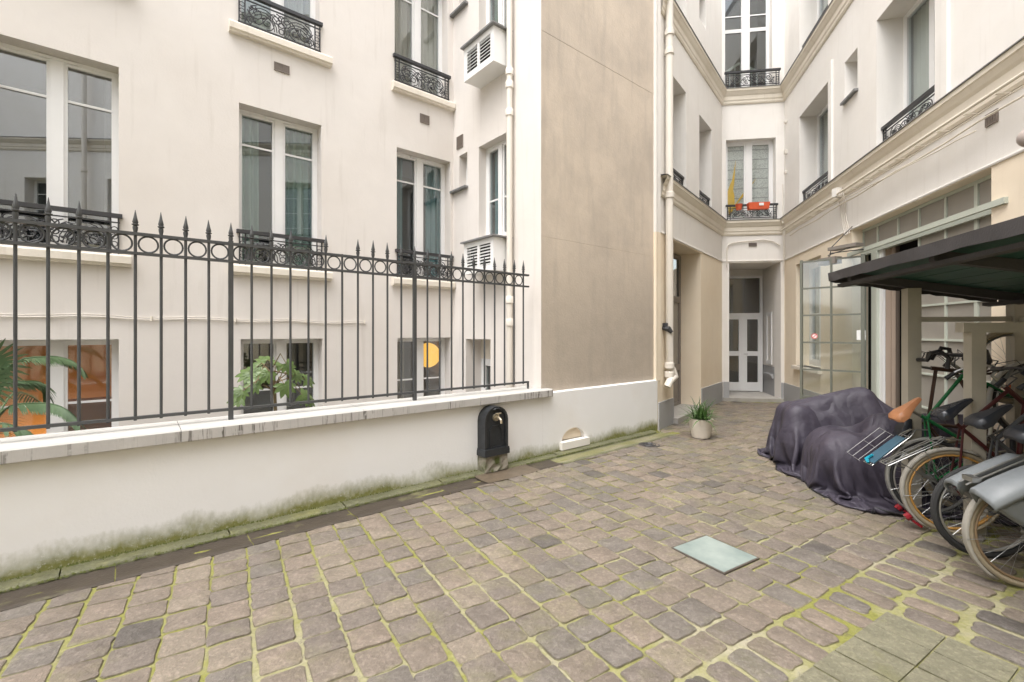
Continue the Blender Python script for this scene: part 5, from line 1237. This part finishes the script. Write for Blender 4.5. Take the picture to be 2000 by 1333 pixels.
bicycle((3.50, 3.66, 0), yaw - .02, R_(31), 'maroon', 'tan', 'rim_tan', 'fcream', 'gloss', True, False, False, 'city', 'maroon bicycle with amber rims, cream mudguard and glossy black saddle', True, wb=.95, sad=.09)
bicycle((3.36, 3.27, 0), yaw + .03, R_(31), 'dkgrey', 'tyre', 'rim_al', None, 'vinyl', False, False, False, 'flat', 'dark bicycle with bare black tyre and no mudguards', False, .024, wb=.97, sad=.12)
bicycle((3.24, 2.88, 0), yaw + .02, R_(30), 'dkgrey', 'tan', 'rim_brown', 'fcream', 'vinyl', False, False, True, 'city', 'bicycle with silver hard panniers and cream rear mudguard, nearest the camera', wb=.97, sad=.1)
bicycle((4.06, 4.14, 0), yaw, R_(70), 'copper', 'tan', 'rim_al', None, 'vinyl', False, False, False, 'drop', 'steeply raised bicycle with wide tan front tyre and orange spoke reflector', False, .027, True)

# ================================================================== COVERED MOTORCYCLES (draped cloth computed here)
def drape(nx, ny, sp, x0, y0, caps_, steps=260, iters=9, seed=0, hem=.50):
    rg = np.random.default_rng(seed)
    X = np.zeros((nx, ny, 3)); ii, jj = np.meshgrid(np.arange(nx), np.arange(ny), indexing='ij')
    X[..., 0] = x0 + ii * sp; X[..., 1] = y0 + (jj - (ny - 1) / 2) * sp; X[..., 2] = 1.5 + rg.normal(0, .004, (nx, ny))
    Pv = X.copy(); A_ = np.array([c[0] for c in caps_]); B_ = np.array([c[1] for c in caps_]); RA = np.array([c[2] for c in caps_]); RB = np.array([c[3] for c in caps_])
    def con(a, b, L, k):
        d = b - a; l = np.linalg.norm(d, axis=-1, keepdims=True) + 1e-9; c = d * ((l - L) / l) * .5 * k; a += c; b -= c
    for st in range(steps):
        vel = (X - Pv) * .975; Pv = X.copy(); X = X + vel; X[..., 2] -= 9.8 * .011 ** 2
        for it in range(iters):
            for s0 in (0, 1):
                a, b = X[s0:-1:2], X[s0 + 1::2]; n = min(len(a), len(b)); con(a[:n], b[:n], sp, 1.0)
                a, b = X[:, s0:-1:2], X[:, s0 + 1::2]; n = min(a.shape[1], b.shape[1]); con(a[:, :n], b[:, :n], sp, 1.0)
            con(X[:-1, :-1], X[1:, 1:], sp * 1.4142, .15); con(X[1:, :-1], X[:-1, 1:], sp * 1.4142, .15)
            for E_ in (X[0], X[-1], X[:, 0], X[:, -1]):
                for s0 in (0, 1):
                    a, b = E_[s0:-1:2], E_[s0 + 1::2]; n = min(len(a), len(b)); con(a[:n], b[:n], sp * hem, 1.0)
            if it % 3 == 0: con(X[:-2], X[2:], sp * 2, .04); con(X[:, :-2], X[:, 2:], sp * 2, .04)
            if it % 3 == 2:
                for a, b, ra, rb in zip(A_, B_, RA, RB):
                    ab = b - a; t_ = np.clip(((X - a) @ ab) / (ab @ ab + 1e-9), 0, 1)[..., None]; c = a + t_ * ab; r = ra + (rb - ra) * t_
                    d = X - c; l = np.linalg.norm(d, axis=-1, keepdims=True) + 1e-9; hit = l < r; X = np.where(hit, c + d / l * r, X); Pv = np.where(hit, Pv + (X - Pv) * .6, Pv)
                g = X[..., 2] < .012; X[..., 2] = np.maximum(X[..., 2], .012); Pv[g] = Pv[g] + (X[g] - Pv[g]) * .35
    return X
t = NT('cover_fabric'); p = t.pos()
fc_ = t.mix(t.noise(p, 1.6, 5, .6), (.024, .022, .033), (.066, .055, .075)); fc_ = t.mix(t.math('MULTIPLY', t.ramp(t.noise(p, 3.2, 5, .7), .55, .75), .35), fc_, (.105, .09, .108))
t.set(fc_, .55, 0, .4); wr = t.math('ABSOLUTE', t.math('SUBTRACT', t.noise(t.pos((1, 1, .45)), 3.0, 2, .45, .5), .5)); wr2 = t.math('ABSOLUTE', t.math('SUBTRACT', t.noise(p, 8.5, 3, .5, .4), .5))
t.bump(t.math('ADD', t.math('ADD', t.math('MULTIPLY', wr, 9), t.math('MULTIPLY', wr2, .9)), t.math('MULTIPLY', t.noise(p, 220, 2), .12)), .48, .03); M['cover'] = t.mat
def cover(base, yaw_, X, label):
    o = empty('covered_motorcycle', base, yaw_); tag(o, label, 'motorcycle', 'motorcycles under dark covers')
    mb = MB(); n1, n2 = X.shape[:2]; mb.v = [tuple(p) for p in X.reshape(-1, 3)]; mb.f = [[i * n2 + j, i * n2 + j + 1, (i + 1) * n2 + j + 1, (i + 1) * n2 + j] for i in range(n1 - 1) for j in range(n2 - 1)]; mb.m = [0] * len(mb.f)
    c = mb.build('cover', M['cover'], o, smooth=False, local=True); c.data.polygons.foreach_set('use_smooth', [True] * len(c.data.polygons))
    s_ = c.modifiers.new('thick', 'SOLIDIFY'); s_.thickness = .004; ss = c.modifiers.new('smooth', 'SUBSURF'); ss.levels = 1; ss.render_levels = 1
    edge = [X[i, 0] for i in range(n1)] + [X[-1, j] for j in range(1, n2)] + [X[i, -1] for i in range(n1 - 2, -1, -1)] + [X[0, j] for j in range(n2 - 2, 0, -1)]
    h_ = MB(); h_.tube([V(p) for p in edge], .008, 5, closed=True); h_.build('hem', MT['black'], c, smooth=True, local=True)
    for x in (.32, 1.38):
        w_ = MB(); w_.tube([(x + .22 * math.cos(2 * math.pi * k / 24), 0, .27 + .22 * math.sin(2 * math.pi * k / 24)) for k in range(24)], .05, 8, closed=True); w_.build('wheel', MT['tyre'], o, smooth=True, local=True)
    w_ = MB(); w_.tube([(.3, 0, .5), (.8, 0, .5), (1.3, 0, .5)], [.1, .13, .1], 8); w_.build('body', MT['dkgrey'], o, smooth=True, local=True)
    return o
c1 = [((.08, -.16, .30), (.08, -.13, .60), .20, .15), ((.08, .16, .30), (.08, .13, .60), .20, .15), ((.15, 0, .62), (.8, 0, .80), .16, .16), ((.4, -.18, .25), (1.1, -.18, .3), .22, .22), ((.4, .18, .25), (1.1, .18, .3), .22, .22), ((.3, -.1, .55), (.9, -.1, .6), .16, .16), ((.3, .1, .55), (.9, .1, .6), .16, .16), ((.95, -.36, .98), (.95, .36, .98), .08, .08), ((1.08, -.08, 1.05), (1.28, -.08, 1.26), .14, .09), ((1.08, .08, 1.05), (1.28, .08, 1.26), .14, .09), ((1.36, -.08, .35), (1.36, .08, .35), .28, .28), ((.55, -.36, .34), (.55, .36, .34), .09, .09)]
X1 = drape(80, 74, .033, -.50, 0, c1, seed=1)
cover((3.34, 5.62, 0), yaw + .03, X1, 'farther motorcycle under a dark purple-grey cover, beside the open glazed door')
c2 = [((.10, -.12, .33), (.10, .12, .33), .28, .28), ((.24, -.38, .93), (.24, .38, .93), .08, .08), ((.14, 0, .62), (.28, 0, .90), .16, .11), ((.5, 0, .58), (1.2, 0, .62), .20, .18), ((.45, -.18, .25), (1.1, -.18, .3), .22, .22), ((.45, .18, .25), (1.1, .18, .3), .22, .22), ((1.10, -.16, .80), (1.20, -.16, 1.10), .17, .12), ((1.10, .16, .80), (1.20, .16, 1.10), .17, .12), ((1.25, -.08, .3), (1.25, .08, .3), .27, .27), ((.85, -.36, .33), (.85, .36, .33), .09, .09)]
X2 = drape(80, 74, .033, -.52, 0, c2, seed=2)
cover((3.30, 4.80, 0), yaw + .02, X2, 'nearer motorcycle under a dark purple-grey cover, next to the bicycles')
